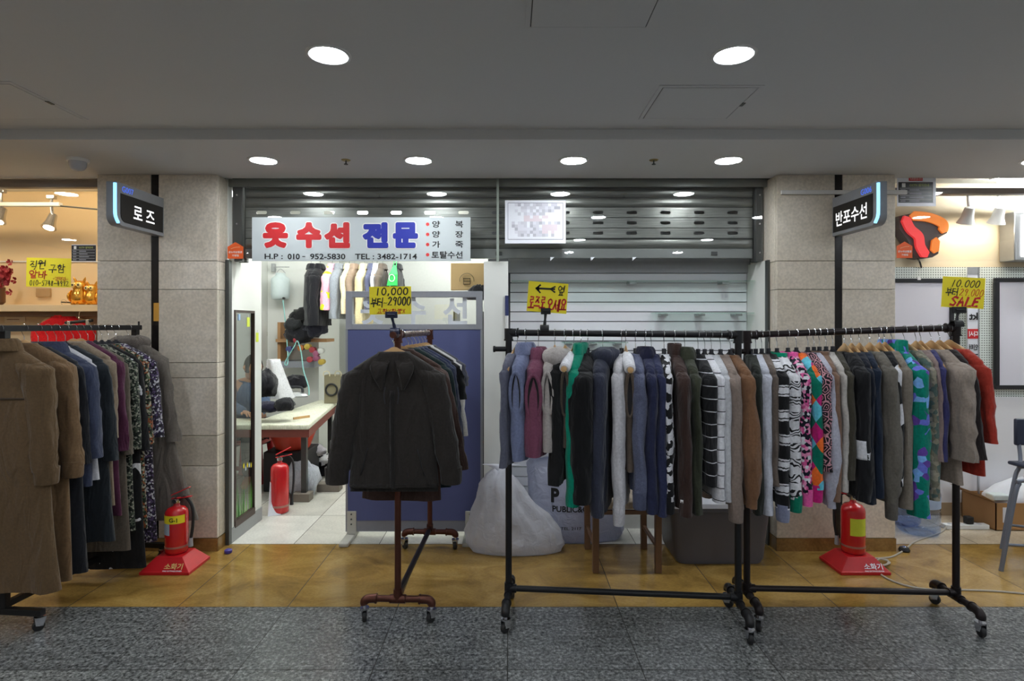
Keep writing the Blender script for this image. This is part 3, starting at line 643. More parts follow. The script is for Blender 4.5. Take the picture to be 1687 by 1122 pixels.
def garment(name, label, cat, loc, rz, m, group=None, hs=.2, L=.66, t=.06, nw=.08, nz=.125, slope=.075, hem=.23, sleeve=.58, sr=.06, st=None, out=.03,
            fold=.007, collar=None, cuff=None, balloon=0, puff=0, seed=0, hood=False, fwd=0.0, cm=None, bend=0.0, hemfold=.5, skew=0.0):
    rt = thing(name, label, cat, loc, group, rz)
    N = 36; se = seed * 7.13; rings = []
    zs = -nz
    prof = [(zs, nw * .9, .028), (zs - .01, nw, .034)]
    for i in range(1, 7):
        f = i / 6; prof.append((zs - .01 - slope * f ** 1.08, nw + (hs - nw) * f, .034 + (t * .5 - .03) * f))
    zsh = prof[-1][0]; prof.append((zsh - .03, hs + .006, t * .52)); NB = 15
    for i in range(1, NB + 1):
        f = i / NB; pf = (1 + puff * .55 * abs(math.sin(f * PI * 2.0)) if puff else 1)
        prof.append((zsh - .03 - (L - slope - .04) * f, hs + .006 + (hem - hs) * f ** .8 - (.012 * math.sin(f * PI) if not puff else 0), t * (.52 + .05 * math.sin(f * 3)) * pf))
    for k, (z, hw, th) in enumerate(prof):
        f = min(1, max(0, (zs - z) / L)); ring = []
        for j in range(N):
            a = 2 * PI * j / N; c, s = math.cos(a), math.sin(a)
            x = hw * sgn(c) * abs(c) ** .75; y = th * sgn(s) * abs(s) ** .8
            nn = noise.noise(Vector((x * 9 + se, sgn(s) * 3.1 + se, z * 2.6)))
            wv = math.sin(x * 46 + se * 3 + 2.2 * noise.noise(Vector((se, x * 5, z * 3))))
            amp = fold * (.3 + 1.5 * f)
            y += (nn * 1.3 + wv * .7 * hemfold * f) * amp * (1 if abs(c) < .93 else .4)
            zz_ = z + (noise.noise(Vector((x * 7, se, 1.7))) * .012 if k == len(prof) - 1 else 0)
            ring.append((x + skew * f * f + noise.noise(Vector((y * 11, se + z * 4, 5))) * .004 * f, y, zz_))
        rings.append(ring)
    b = MB().loft(rings).build('body', m, rt, smooth=70, world=False)
    st = st or max(.03, t * .55)
    if sleeve:
        for sg_ in (1, -1):
            rr = []; NS = 16; ph = se + sg_
            zs0 = zsh - .035
            top = [(.045, .35, .055), (.03, .75, .03), (.01, .95, .01)]
            for dz, k_, dx in top:
                rr.append((sg_ * (hs - .025 - dx), 0, zs0 + dz, sr * k_, st * k_))
            for i in range(NS + 1):
                f = i / NS
                r1 = sr * (1 - .28 * f) + balloon * math.sin(min(1, f * 1.06) * PI) ** 1.5 * (f ** .8)
                r2 = st * (1 - .12 * f) + balloon * .7 * math.sin(min(1, f * 1.06) * PI) ** 1.5 * (f ** .8)
                if balloon and f > .93: r1 *= .72; r2 *= .75
                w = 1 + .16 * noise.noise(Vector((ph * 3, f * 7.0, 1.0)))
                rr.append((sg_ * (hs - .025 + out * f ** .9 + bend * math.sin(f * PI)), fwd * f + .012 * noise.noise(Vector((ph, f * 3, 9))), zs0 - sleeve * f, r1 * w, r2 / w))
            rings = []
            for i, (x, y, z, r1, r2) in enumerate(rr):
                ring = []
                for j in range(18):
                    a = 2 * PI * j / 18; c, s = math.cos(a), math.sin(a)
                    d = 1 + (.15 * noise.noise(Vector((c * 1.6 + ph, s * 1.6, z * 9))) + .10 * noise.noise(Vector((c * 3 + ph, s * 3, z * 26))) + .06 * math.sin(3 * a + ph + z * 9))
                    ring.append((x + r1 * c * d, y + r2 * s * d, z))
                rings.append(ring)
            last = rings[-1]; cx = sum(p[0] for p in last) / 18; cy = sum(p[1] for p in last) / 18
            rings.append([((p[0] - cx) * .8 + cx, (p[1] - cy) * .8 + cy, p[2] + .004) for p in last])
            so = MB().loft(rings).build('sleeve', m, rt, smooth=70, world=False)
            if cuff:
                x, y, z, r1, r2 = rr[-1]; cr = []
                for q, (dz, k_) in enumerate(((.02, 1.04), (.0, 1.02), (-.05, .98), (-.062, .92), (-.058, .7))):
                    cr.append([(x + r1 * k_ * math.cos(2 * PI * j / 18) * (1 + .04 * math.sin(4 * j)), y + r2 * k_ * math.sin(2 * PI * j / 18), z + dz) for j in range(18)])
                MB().loft(cr).build('cuff', cuff, rt, smooth=70, world=False).parent = so
    elif sleeve == 0:
        for sg_ in (1, -1):   # rolled armhole edge; a dark cap paints the shade inside the opening
            ring = [Vector((sg_ * (hs + .004 + .006 * math.cos(a)), .5 * st * math.sin(a) * 1.3, zsh - .13 + .105 * math.cos(a))) for a in [2 * PI * i / 24 for i in range(25)]]
            MB().tube(ring, .009, 8, cap=False).build('armhole_edge', m, rt, world=False)
            MB().loft([[Vector((sg_ * (hs + .003 + k_ * .008), p.y * (.95 - .3 * k_), zsh - .13 + (p.z - zsh + .13) * (.95 - .2 * k_))) for p in ring[:-1]] for k_ in (0, .4)]).build('armhole', mat('armhole_shade', rgb(34, 32, 34), .9), rt, world=False)
    cm = cm or m
    if hood:
        rings = []
        for k_ in range(7):
            f = k_ / 6; a = f * PI
            rw, rt_ = nw * (.75 + .75 * math.sin(a * .8)), .03 + .05 * math.sin(a * .85)
            rings.append([(rw * math.cos(2 * PI * j / 24), rt_ * math.sin(2 * PI * j / 24) + .018, zs + .03 - .1 * f + .02 * math.sin(a) + .012 * noise.noise(Vector((j * .8, k_ * .9, se)))) for j in range(24)])
        MB().loft(rings).build('hood', cm, rt, smooth=70, world=False)
    if collar:
        pr = {'fold': [(.82, .026, -.01), (.84, .03, .03), (.95, .038, .036), (1.12, .048, .022), (1.3, .058, -.025), (1.22, .05, -.02)],
              'turtle': [(.95, .034, -.02), (.9, .034, .05), (.8, .03, .055), (.72, .024, .03)],
              'rib': [(1.12, .042, -.016), (1.06, .042, .004), (.95, .034, .006), (.9, .03, -.008)]}[collar]
        MB().loft([[(nw * a * math.cos(2 * PI * j / 24), b_ * math.sin(2 * PI * j / 24), zs + dz) for j in range(24)] for a, b_, dz in pr]).build('collar', cm, rt, smooth=60, world=False)
    return rt
K = .78
def A_(r, g, b, k=None):
    m = (r + g + b) / 3; q = .12 if k is None else 0
    return rgb(r + (m - r) * q, g + (m - g) * q, b + (m - b) * q, (k or K) * 1.15)
def rail_point(E0, E1, z0, z1, px):
    """point of a rack rail that the photo shows at column px"""
    lo, hi = -.1, 1.1
    f_ = lambda t: VX + FPX * (E0[0] + (E1[0] - E0[0]) * t) / (E0[1] + (E1[1] - E0[1]) * t)
    s = 1 if f_(1) > f_(0) else -1
    for _ in range(40):
        md = (lo + hi) / 2
        if (f_(md) - px) * s < 0: lo = md
        else: hi = md
    return Vector((E0[0] + (E1[0] - E0[0]) * lo, E0[1] + (E1[1] - E0[1]) * lo, z0 + (z1 - z0) * lo))
BK, WT = rgb(24, 24, 26, 1.2), rgb(222, 222, 226)
def side_rack(E0, E1, z0, z1, specs, group, hgroup):
    for i, s in enumerate(specs):
        h, n, ye, m, nm, cat, lab, kind = s[:8]; o = dict(s[8]) if len(s) > 8 else {}
        p = rail_point(E0, E1, z0, z1, h); hs = o.get('hs', .19); yn = p.y - hs - .02
        xn = PX(n, yn); yaw = math.atan2(xn - p.x, hs); rz = -PI / 2 + yaw
        o.setdefault('nw', .122 if kind == 'wood' else .075)
        nz, slope = fit(kind, o['nw'], hs); o['nz'] = nz; o['slope'] = slope
        zend = PZ(ye, yn); zsh = p.z - nz - .01 - slope
        o.setdefault('hs', hs); o.setdefault('sleeve', max(.3, zsh - .035 - zend)); o.setdefault('L', max(.45, p.z - nz - zend - .01)); o.setdefault('hem', o['hs'] + .01)
        o.setdefault('t', .06); o.setdefault('seed', i * 3 + h % 7)
        if o['sleeve'] == 0: pass
        garment(nm, lab, cat, p, rz, m, group, **o)
        hanger(kind, ('wooden' if kind == 'wood' else 'black') + ' hanger carrying the ' + ' '.join(lab.split()[:11]), p, rz, hgroup)
W, B_ = 'wood', 'black'
F = fabric
def T_(**k): return k
C_specs = [
 (852, 829, 772, F(A_(100, 102, 120)), 'padded_coat', 'coat', 'slate lilac padded coat at the stub end of the black rack', W, T_(t=.05, sr=.05, st=.022)),
 (866, 850, 766, F(A_(118, 128, 164)), 'padded_vest', 'vest', 'periwinkle blue padded vest beside the rose vest', W, T_(t=.085, sleeve=0, puff=.5, nw=.09, collar='fold', hs=.2, nz=.11)),
 (887, 879, 760, F(A_(132, 70, 96)), 'padded_vest', 'vest', 'dusty rose padded vest with open armhole on the black rack', B_, T_(t=.1, sleeve=0, puff=.5, nw=.09, collar='fold', hs=.2, nz=.105)),
 (914, 902, 752, F(A_(182, 174, 168)), 'hooded_vest', 'vest', 'cream hooded vest hanging between the rose vest and a black jacket', W, T_(t=.07, sleeve=0, puff=.3, hood=True, hs=.2, nz=.12)),
 (931, 914, 800, F(A_(26, 26, 27)), 'jacket', 'jacket', 'black jacket tucked between the cream vest and the taupe vest', W, T_(t=.07, bend=-.02)),
 (945, 931, 700, F(A_(92, 82, 70)), 'vest', 'vest', 'taupe sleeveless vest next to the emerald jacket, white roll on its shoulder', W, T_(t=.055, sleeve=0, hs=.19)),
 (957, 944, 835, F(A_(0, 104, 82, 1.5)), 'jacket', 'jacket', 'emerald green jacket with a long narrow edge showing', W, T_(t=.075, nz=.1, collar='turtle', bend=-.01)),
 (968, 958, 830, F(A_(18, 18, 20)), 'coat', 'coat', 'wide black coat right after the emerald green jacket', B_, T_(t=.11, sr=.075, st=.06, nz=.13, hs=.2)),
 (993, 986, 852, F(A_(52, 56, 74)), 'hooded_jacket', 'jacket', 'charcoal navy hooded jacket next to the ivory sweater', B_, T_(t=.085, hood=True, sr=.065, st=.036)),
 (1024, 1020, 845, F(A_(206, 204, 208)), 'sweater', 'sweater', 'ivory white sweater with one long sleeve over the wooden chair', B_, T_(t=.065, nz=.16, sr=.055, st=.034, cuff=F(A_(200, 198, 202)))),
 (1031, 1039, 780, F(A_(104, 90, 78)), 'vest', 'vest', 'brown taupe vest with white shoulder behind the ivory sweater', W, T_(t=.05, sleeve=0)),
 (1047, 1055, 818, F(A_(86, 92, 120), 'heather', A_(108, 114, 142)), 'sweater', 'sweater', 'heathered steel blue sweater beside the navy shirt', B_, T_(t=.07, sr=.06, st=.035, cuff=F(A_(86, 92, 120)))),
 (1063, 1076, 846, F(A_(42, 47, 80)), 'shirt', 'shirt', 'royal navy shirt with a dark collar', B_, T_(t=.06, sr=.06, st=.03, collar='fold', cm=F(A_(30, 32, 60)))),
 (1073, 1091, 850, F(A_(46, 52, 88)), 'blouse', 'blouse', 'second navy blouse hanging just before the black and white print', B_, T_(t=.05, sr=.06, st=.028)),
 (1094, 1103, 825, F(WT, 'blot', BK, sc_=26, extra=.5), 'printed_blouse', 'blouse', 'black and white scribble printed blouse on the black rack', B_, T_(t=.05, sr=.055, st=.026, cuff=F(BK))),
 (1111, 1127, 846, F(A_(62, 42, 36)), 'shirt', 'shirt', 'dark brown shirt with one white cuff button', B_, T_(t=.075, sr=.085, st=.032, nz=.115, collar='turtle', out=.05)),
 (1128, 1148, 846, F(A_(58, 62, 46)), 'shirt', 'shirt', 'olive green shirt behind the dark brown shirt', B_, T_(t=.06, sr=.07, st=.028, collar='fold')),
 (1150, 1172, 800, F(BK, 'stripe', WT, sc_=17, extra=.93), 'striped_sweater', 'sweater', 'black sweater with thin white stripes', B_, T_(t=.065, sr=.075, st=.032)),
 (1161, 1187, 828, F(WT, 'stripe', BK, sc_=17, extra=.93), 'striped_sweater', 'sweater', 'white sweater with thin black stripes', B_, T_(t=.055, sr=.065, st=.028)),
 (1172, 1199, 826, F(A_(206, 208, 212)), 'sweater', 'sweater', 'plain white knit sweater between the striped sweater and the beige one', B_, T_(t=.05, sr=.055, st=.026)),
 (1187, 1213, 838, F(A_(146, 128, 116)), 'sweatshirt', 'sweatshirt', 'beige sweatshirt with ribbed cuff in front of the rack upright', B_, T_(t=.06, sr=.066, st=.036, cuff=F(A_(140, 122, 110)), nz=.13)),
 (1203, 1237, 836, F(A_(132, 92, 62)), 'blouse', 'blouse', 'camel brown blouse with gathered sleeve, last on the black rack', B_, T_(t=.06, sr=.06, st=.034, balloon=.03, out=.05, nz=.115)),
]
side_rack(CE0, CE1, 1.459, 1.449, C_specs, 'garments on the black pipe rack', 'hangers on the black pipe rack')
cells = lambda *a: list(a)
D_specs = [
 (1237, 1252, 848, F(A_(46, 50, 44)), 'shirt', 'shirt', 'dark olive shirt first on the bronze rack, behind the camel blouse', B_, T_(t=.05, sr=.06, st=.026)),
 (1245, 1266, 848, F(A_(206, 210, 222)), 'shirt', 'shirt', 'long white shirt beside the camel blouse', B_, T_(t=.055, sr=.055, st=.03, nz=.13)),
 (1255, 1279, 800, F(A_(116, 102, 92)), 'cardigan', 'cardigan', 'taupe cardigan squeezed between the white shirt and the zigzag knit', B_, T_(t=.045, sr=.05, st=.022)),
 (1266, 1292, 838, F(BK, 'knit', WT, sc_=8.5), 'knit_sweater', 'sweater', 'black knit sweater with broken white bands and lilac cuff', B_, T_(t=.06, sr=.062, st=.034, cuff=F(A_(140, 146, 176)), nz=.15)),
 (1280, 1310, 822, F(WT, 'bands', BK, sc_=13.5), 'knit_sweater', 'sweater', 'white banded sweater with black looping letters and green cuff', B_, T_(t=.06, sr=.06, st=.034, cuff=F(A_(0, 92, 70, 1.5)), nz=.125, collar='rib', cm=F(A_(0, 120, 90, 1.5)))),
 (1298, 1329, 812, F(BK, 'cells', sc_=70, cols=[WT, rgb(214, 90, 150), rgb(24, 24, 40), rgb(24, 24, 40), rgb(236, 150, 190)]), 'knit_sweater', 'sweater', 'black sweater scattered with pink and white stars, pink cuff', B_, T_(t=.055, sr=.055, st=.03, cuff=F(A_(206, 84, 146, 1.3)), nz=.12, collar='rib', cm=F(A_(206, 84, 146, 1.3)))),
 (1312, 1347, 805, F(BK, 'diamond', sc_=9.5, cols=[A_(0, 90, 72, 1.5), A_(160, 24, 96, 1.4), A_(214, 96, 36, 1.3), A_(86, 172, 190, 1.2), A_(0, 76, 60, 1.5)]), 'argyle_sweater', 'sweater', 'argyle sweater of orange, magenta, teal and green diamonds', B_, T_(t=.06, sr=.062, st=.034, cuff=F(A_(160, 24, 96, 1.4)), nz=.13)),
 (1331, 1362, 775, F(rgb(30, 28, 34, 1.2), 'rings', rgb(206, 150, 160), rgb(206, 150, 160), sc_=24), 'patterned_cardigan', 'cardigan', 'black cardigan with a pink looping lattice pattern', B_, T_(t=.06, sr=.08, st=.03, nz=.13)),
 (1341, 1372, 838, F(A_(188, 188, 204)), 'blouse', 'blouse', 'pale lilac white blouse with a full balloon sleeve', B_, T_(t=.05, sr=.05, st=.026, balloon=.045, nz=.13)),
 (1350, 1379, 826, F(A_(136, 104, 84)), 'sweater', 'sweater', 'tan sweater beside the pale balloon sleeve blouse', B_, T_(t=.05, sr=.055, st=.028, nz=.115, collar='rib')),
 (1361, 1393, 810, F(A_(200, 194, 186)), 'sweater', 'sweater', 'ivory sweater edge between the tan sweater and the black coat', B_, T_(t=.04, sr=.05, st=.022)),
 (1372, 1402, 790, F(A_(70, 66, 54)), 'jacket', 'jacket', 'dark khaki jacket half hidden by the black coat', B_, T_(t=.05, sr=.06, st=.028)),
 (1391, 1424, 825, F(A_(28, 28, 31)), 'coat', 'coat', 'black coat with a white turned back cuff', W, T_(t=.075, sr=.08, st=.04, nz=.135)),
 (1403, 1436, 830, F(A_(24, 30, 44)), 'jacket', 'jacket', 'midnight navy jacket following the black coat', W, T_(t=.05, sr=.06, st=.028)),
 (1416, 1448, 820, F(A_(28, 40, 60)), 'sweater', 'sweater', 'navy sweater before the grey olive windbreaker', W, T_(t=.05, sr=.055, st=.028)),
 (1433, 1470, 835, F(A_(112, 106, 96)), 'windbreaker', 'jacket', 'grey olive windbreaker with gathered cuff', W, T_(t=.065, sr=.07, st=.038, balloon=.02, nz=.13, cuff=F(A_(104, 98, 90)))),
 (1449, 1482, 800, F(A_(22, 22, 24), 'cells', sc_=9, cols=[rgb(22, 22, 24, 1.2), rgb(22, 22, 24, 1.2), rgb(22, 22, 24, 1.2), rgb(22, 22, 24, 1.2), WT]), 'printed_shirt', 'shirt', 'black shirt with a few large white shapes', W, T_(t=.05, sr=.06, st=.026)),
 (1458, 1496, 838, F(A_(136, 126, 112)), 'jacket', 'jacket', 'grey beige jacket just before the green lettered shirt', W, T_(t=.055, sr=.06, st=.03)),
 (1470, 1517, 850, F(A_(0, 100, 84, 1.5), 'cells', sc_=26, cols=[A_(0, 100, 84, 1.5), A_(0, 100, 84, 1.5), A_(0, 100, 84, 1.5), A_(96, 104, 190, 1.2), A_(0, 100, 84, 1.5), A_(88, 60, 140, 1.2), A_(110, 160, 220, 1.2)]), 'printed_shirt', 'shirt', 'bright green shirt covered with blue and purple lettering', W, T_(t=.065, sr=.08, st=.045, nz=.115, collar='turtle')),
 (1490, 1540, 824, F(A_(206, 204, 198), 'cells', sc_=52, cols=[rgb(120, 116, 100), rgb(86, 104, 98), rgb(150, 144, 126)], extra=.0), 'printed_blouse', 'blouse', 'white blouse with a trellis of grey green ovals', W, T_(t=.055, sr=.05, st=.03)),
 (1509, 1549, 760, F(A_(150, 128, 122)), 'cardigan', 'cardigan', 'mauve cardigan showing only its shoulder beside the oval printed blouse', W, T_(t=.045, sr=.05, st=.022)),
 (1517, 1557, 760, F(A_(62, 62, 116)), 'cardigan', 'cardigan', 'violet blue cardigan behind the beige wide sleeve top', W, T_(t=.045, sr=.05, st=.022)),
 (1534, 1585, 756, F(A_(160, 144, 130)), 'sweatshirt', 'sweatshirt', 'beige top with very wide seamed sleeve', W, T_(t=.075, sr=.1, st=.05, L=.64, nz=.125, out=.06)),
 (1548, 1598, 752, F(A_(40, 32, 32)), 'sweater', 'sweater', 'dark brown sweater between the beige top and the rust red one', W, T_(t=.055, sr=.075, st=.034, out=.08, nz=.14)),
 (1564, 1624, 728, F(A_(140, 44, 32, 1.2)), 'sweater', 'sweater', 'rust red sweater, last at the caster end under the sale sign', W, T_(t=.06, sr=.06, st=.03, L=.6, out=.06, nz=.145)),
]
side_rack(DE0, DE1, 1.447, 1.484, D_specs, 'garments on the bronze pipe rack', 'hangers on the bronze pipe rack')
# garments seen from the front on the two end-on racks
def front_rack(E0, E1, z0, z1, specs, group, hgroup, zoff=0.0):
    for i, s in enumerate(specs):
        f, yl, m, nm, cat, lab, kind = s[:7]; o = dict(s[7]) if len(s) > 7 else {}
        p = Vector((E0[0] + (E1[0] - E0[0]) * f, E0[1] + (E1[1] - E0[1]) * f, z0 + (z1 - z0) * f))
        rz = o.pop('rz', 0.0); o.setdefault('nw', .07); o.setdefault('hs', .205); nz, sl_ = fit(kind, o['nw'], o['hs']); o['nz'] = nz; o['slope'] = sl_
        zend = PZ(yl, p.y)
        o.setdefault('L', p.z - nz - zend); o.setdefault('seed', i * 5 + 2); o.setdefault('hs', .205); o.setdefault('nz', .135); o.setdefault('sr', .062); o.setdefault('t', .055)
        g = garment(nm, lab, cat, p, rz, m, group, **o)
        hanger(kind, ('wooden' if kind == 'wood' else 'black') + ' hanger carrying the ' + ' '.join(lab.split()[:11]), p, rz, hgroup)
        s_ = s[1]; yield g
def patch(g, x0, x1, z0, z1, m, name, side=-1, n=14, out=.003, nx=4, rot=0.0):
    """a strip of cloth lying on the garment's front"""
    body = next(c for c in g.children if c.name.startswith('body')); me = body.data
    bv = BVHTree.FromPolygons([v.co for v in me.vertices], [tuple(p.vertices) for p in me.polygons])
    top, bot = [], []; mb = MB()
    for i in range(n + 1):
        for j in range(nx + 1):
            x = x0 + (x1 - x0) * j / nx; z = z0 + (z1 - z0) * i / n
            x += rot * (z - z0)
            hit = bv.ray_cast(Vector((x, side, z)), Vector((0, -side, 0))); y = hit[0].y if hit[0] else 0
            mb.v.append(Vector((x, y + side * out, z)))
    w = nx + 1
    mb.f = [(i * w + j, i * w + j + 1, (i + 1) * w + j + 1, (i + 1) * w + j) for i in range(n) for j in range(nx)]
    o = mb.build(name, m, g, smooth=60, world=False); sm = o.modifiers.new('solid', 'SOLIDIFY'); sm.thickness = .003; return o
def buttons(g, x, zs, m, r=.009):
    body = next(c for c in g.children if c.name.startswith('body')); me = body.data
    bv = BVHTree.FromPolygons([v.co for v in me.vertices], [tuple(p.vertices) for p in me.polygons])
    for z in zs:
        hit = bv.ray_cast(Vector((x, -1, z)), Vector((0, 1, 0))); y = hit[0].y if hit[0] else 0
        MB().lathe([(.001, y - .009), (r, y - .008), (r, y - .003), (.001, y - .003)], 12, (x, 0, z), 'y').build('button', m, g, world=False)
brown1, brown2 = F(A_(98, 78, 54, .88)), F(A_(112, 88, 62, .88))
A_specs = [
 (-.03, 972, brown1, 'trench_coat', 'coat', 'long olive brown coat with turned back cuff, cut by the photo edge', W, T_(sleeve=.5, sr=.085, st=.05, out=.05, hem=.29, t=.08, hs=.2, fold=.012, cuff=brown1, nz=.1, collar='fold', nw=.09)),
 (.12, 955, brown2, 'trench_coat', 'coat', 'long light brown coat right behind the cut off coat', W, T_(sleeve=.5, sr=.07, st=.045, out=.06, hem=.24, t=.075, fold=.011, cuff=brown2, hs=.215, nz=.15)),
 (.21, 940, F(A_(34, 36, 42)), 'long_coat', 'coat', 'long black charcoal coat reaching below the navy jacket', B_, T_(sleeve=.5, hem=.255, t=.06, fold=.01, out=.05)),
 (.275, 800, F(A_(58, 66, 92)), 'padded_jacket', 'jacket', 'navy blue padded jacket behind the brown coats', B_, T_(sleeve=.48, sr=.075, st=.05, t=.09, puff=.15, nz=.1, collar='fold', nw=.09, out=.06)),
 (.335, 790, F(A_(200, 200, 206)), 'shirt', 'shirt', 'white shirt peeking out behind the navy padded jacket', B_, T_(sleeve=.4, t=.045, sr=.05, nz=.11, hs=.19)),
 (.40, 890, F(A_(38, 44, 50)), 'long_coat', 'coat', 'dark slate coat with a hooked sleeve end', B_, T_(sleeve=.52, t=.06, out=.07, hem=.27)),
 (.46, 830, F(A_(150, 132, 110)), 'jacket', 'jacket', 'beige jacket of which only the shoulder shows above the burgundy top', W, T_(sleeve=.42, t=.045, sr=.055, nz=.125)),
 (.515, 850, F(A_(62, 28, 48, 1.4)), 'blouse', 'blouse', 'burgundy blouse on a wooden hanger', W, T_(sleeve=.5, t=.055, out=.05, nz=.135)),
 (.575, 905, F(A_(104, 94, 82)), 'long_dress', 'dress', 'grey taupe long dress with narrow sleeve', B_, T_(sleeve=.52, sr=.05, t=.05, hem=.24, out=.05)),
 (.635, 875, F(A_(48, 54, 46), 'cells', sc_=110, cols=[rgb(40, 46, 40), rgb(78, 88, 74), rgb(28, 32, 30), rgb(150, 150, 136)]), 'printed_blouse', 'blouse', 'dark green blouse with tiny speckled print', B_, T_(sleeve=.5, t=.05, out=.05)),
 (.69, 935, F(BK, 'blot', WT, sc_=9, extra=.6), 'printed_dress', 'dress', 'black dress with large white torn shapes', B_, T_(sleeve=.52, t=.05, hem=.26, out=.06)),
 (.75, 870, F(rgb(52, 56, 46), 'cells', sc_=90, cols=[rgb(40, 52, 38), rgb(176, 170, 150), rgb(150, 84, 50), rgb(36, 34, 36), rgb(92, 104, 80)]), 'floral_blouse', 'blouse', 'busy floral blouse of green, rust and cream', B_, T_(sleeve=.5, t=.05, sr=.055, out=.05)),
 (.815, 890, F(rgb(50, 44, 60), 'cells', sc_=100, cols=[rgb(52, 46, 66), rgb(40, 36, 48), rgb(84, 70, 104), rgb(34, 30, 40), rgb(190, 190, 196)]), 'printed_dress', 'dress', 'purple black dress with fine white dots along the sleeve', B_, T_(sleeve=.46, t=.06, sr=.065, out=.07, hem=.25)),
 (.93, 855, F(A_(108, 100, 92)), 'fur_collar_coat', 'coat', 'grey coat with fur collar trailing over the red extinguisher', W, T_(sleeve=.52, t=.065, sr=.07, out=.10, hem=.27, skew=.17, cm=F(A_(92, 84, 78), 'heather', A_(120, 110, 102)), hood=True, nw=.085)),
]
ga = list(front_rack(A0, A1, ZA, ZA, A_specs, 'garments on the square tube rack', 'hangers on the square tube rack'))
patch(ga[0], .2 - .02, .2 + .02, -.5, -.52, brown1, 'cuff_tab') if 0 else None
patch(ga[0], .03, .26, -.335, -.345, mat('brown_seam', rgb(70, 56, 42), .9), 'yoke_seam', n=1)
buttons(ga[1], .02, (-.3, -.45, -.6, -.75), M_rubber)
dk = F(A_(50, 45, 41))
B_specs = [
 (-.085, 800, dk, 'hooded_jacket', 'jacket', 'dark brown hooded zip jacket facing the corridor, first on the end-on rack', W, T_(sleeve=.47, sr=.075, st=.05, out=.105, hem=.215, t=.085, hs=.2, fold=.01, nw=.085, nz=.15, slope=.055, cuff=dk)),
 (.09, 822, F(A_(76, 54, 46)), 'blouse', 'blouse', 'reddish brown blouse behind the dark brown hooded jacket', W, T_(sleeve=.5, sr=.065, st=.04, out=.12, hem=.2, t=.055)),
 (.27, 800, F(A_(28, 46, 46)), 'sweater', 'sweater', 'dark bottle green sweater on the end-on rack', W, T_(sleeve=.5, sr=.06, st=.035, out=.07, t=.055)),
 (.38, 790, F(A_(34, 44, 70)), 'cardigan', 'cardigan', 'midnight blue cardigan behind the bottle green sweater', W, T_(sleeve=.5, sr=.065, st=.035, out=.07, t=.06)),
 (.50, 770, F(A_(44, 52, 84)), 'sweater', 'sweater', 'navy ribbed sweater before the black top', W, T_(sleeve=.46, sr=.06, st=.03, out=.06, t=.05)),
 (.62, 740, F(A_(24, 24, 26)), 'top', 'top', 'black short sleeved top near the far end of the end-on rack', W, T_(sleeve=.2, sr=.065, st=.035, out=.06, t=.05)),
 (.73, 790, F(A_(196, 194, 190)), 'blouse', 'blouse', 'white blouse near the blue partition, mostly covered', W, T_(sleeve=.44, sr=.055, st=.03, out=.06, t=.045)),
 (.84, 720, F(A_(70, 72, 84)), 'vest', 'vest', 'slate grey vest, deepest on the end-on rack', W, T_(sleeve=.14, sr=.07, st=.035, out=.05, t=.05)),
]
gb = list(front_rack(BE0, BE1, 1.45, 1.445, B_specs, 'garments on the end-on bronze rack', 'hangers on the end-on bronze rack'))
j = gb[0]
patch(j, -.012, .012, -.27, -.76, F(A_(40, 37, 35)), 'zip_placket', n=20, nx=2)
patch(j, -.215, .215, -.725, -.77, F(A_(44, 40, 37)), 'hem_band', n=3, nx=16, out=.002)
for s in (-1, 1): # hood panels folded back beside the neck
    rr = []
    for i in range(9):
        f = i / 8; w = .035 * math.sin(PI * min(1, .25 + f * .75)) + .008
        c = Vector((s * (.045 + .075 * f - .07 * f * f), -.035 - .02 * math.sin(f * PI), -.125 - .02 * f - .12 * f * f))
        rr.append([c + Vector((math.cos(2 * PI * q / 12) * w, math.sin(2 * PI * q / 12) * .016, math.sin(2 * PI * q / 12) * w * .5)) for q in range(12)])
    MB().loft(rr).build('hood_fold', dk, j, smooth=80, world=False)
    MB().tube(smooth_path([(s * .03, -.065, -.25), (s * .035, -.07, -.29), (s * .03, -.07, -.33)]), .0025, 6).build('drawstring', M_velvet, j, world=False)
for s in (-1, 1): patch(j, s * .12, s * .125, -.55, -.68, M_ink, 'pocket_slit', n=6, nx=1, out=.002, rot=-s * .25)
# details on single garments of the long racks
def find(words_): return next(o for o in COL.objects if o.get('label') and words_ in o['label'] and o.get('category') != 'coat hanger')
g = find('one white cuff button'); sl = [c for c in g.children if c.name.startswith('sleeve')][0]
def onto(g, sl, z, w, h, m, name, dirn):
    me = sl.data; bv = BVHTree.FromPolygons([v.co for v in me.vertices], [tuple(p.vertices) for p in me.polygons]); mb = MB(); n = 8
    d = Vector(dirn).normalized(); s = d.cross(Vector((0, 0, 1))).normalized()
    zz0 = [v.co for v in me.vertices if abs(v.co.z - z) < .04]; c = sum(zz0, Vector()) / len(zz0)
    for i in range(n + 1):
        for j_ in range(n + 1):
            p = Vector((c.x, c.y, z)) + s * w * (j_ / n - .5) + Vector((0, 0, h * (i / n - .5)))
            hit = bv.ray_cast(p + d * .5, -d); mb.v.append((hit[0] if hit[0] else p) + d * .002)
    mb.f = [(i * (n + 1) + j_, i * (n + 1) + j_ + 1, (i + 1) * (n + 1) + j_ + 1, (i + 1) * (n + 1) + j_) for i in range(n) for j_ in range(n)]
    o = mb.build(name, m, g, smooth=60, world=False); sm = o.modifiers.new('solid', 'SOLIDIFY'); sm.thickness = .004; o.parent = sl; return o
M_roll = F(WT)
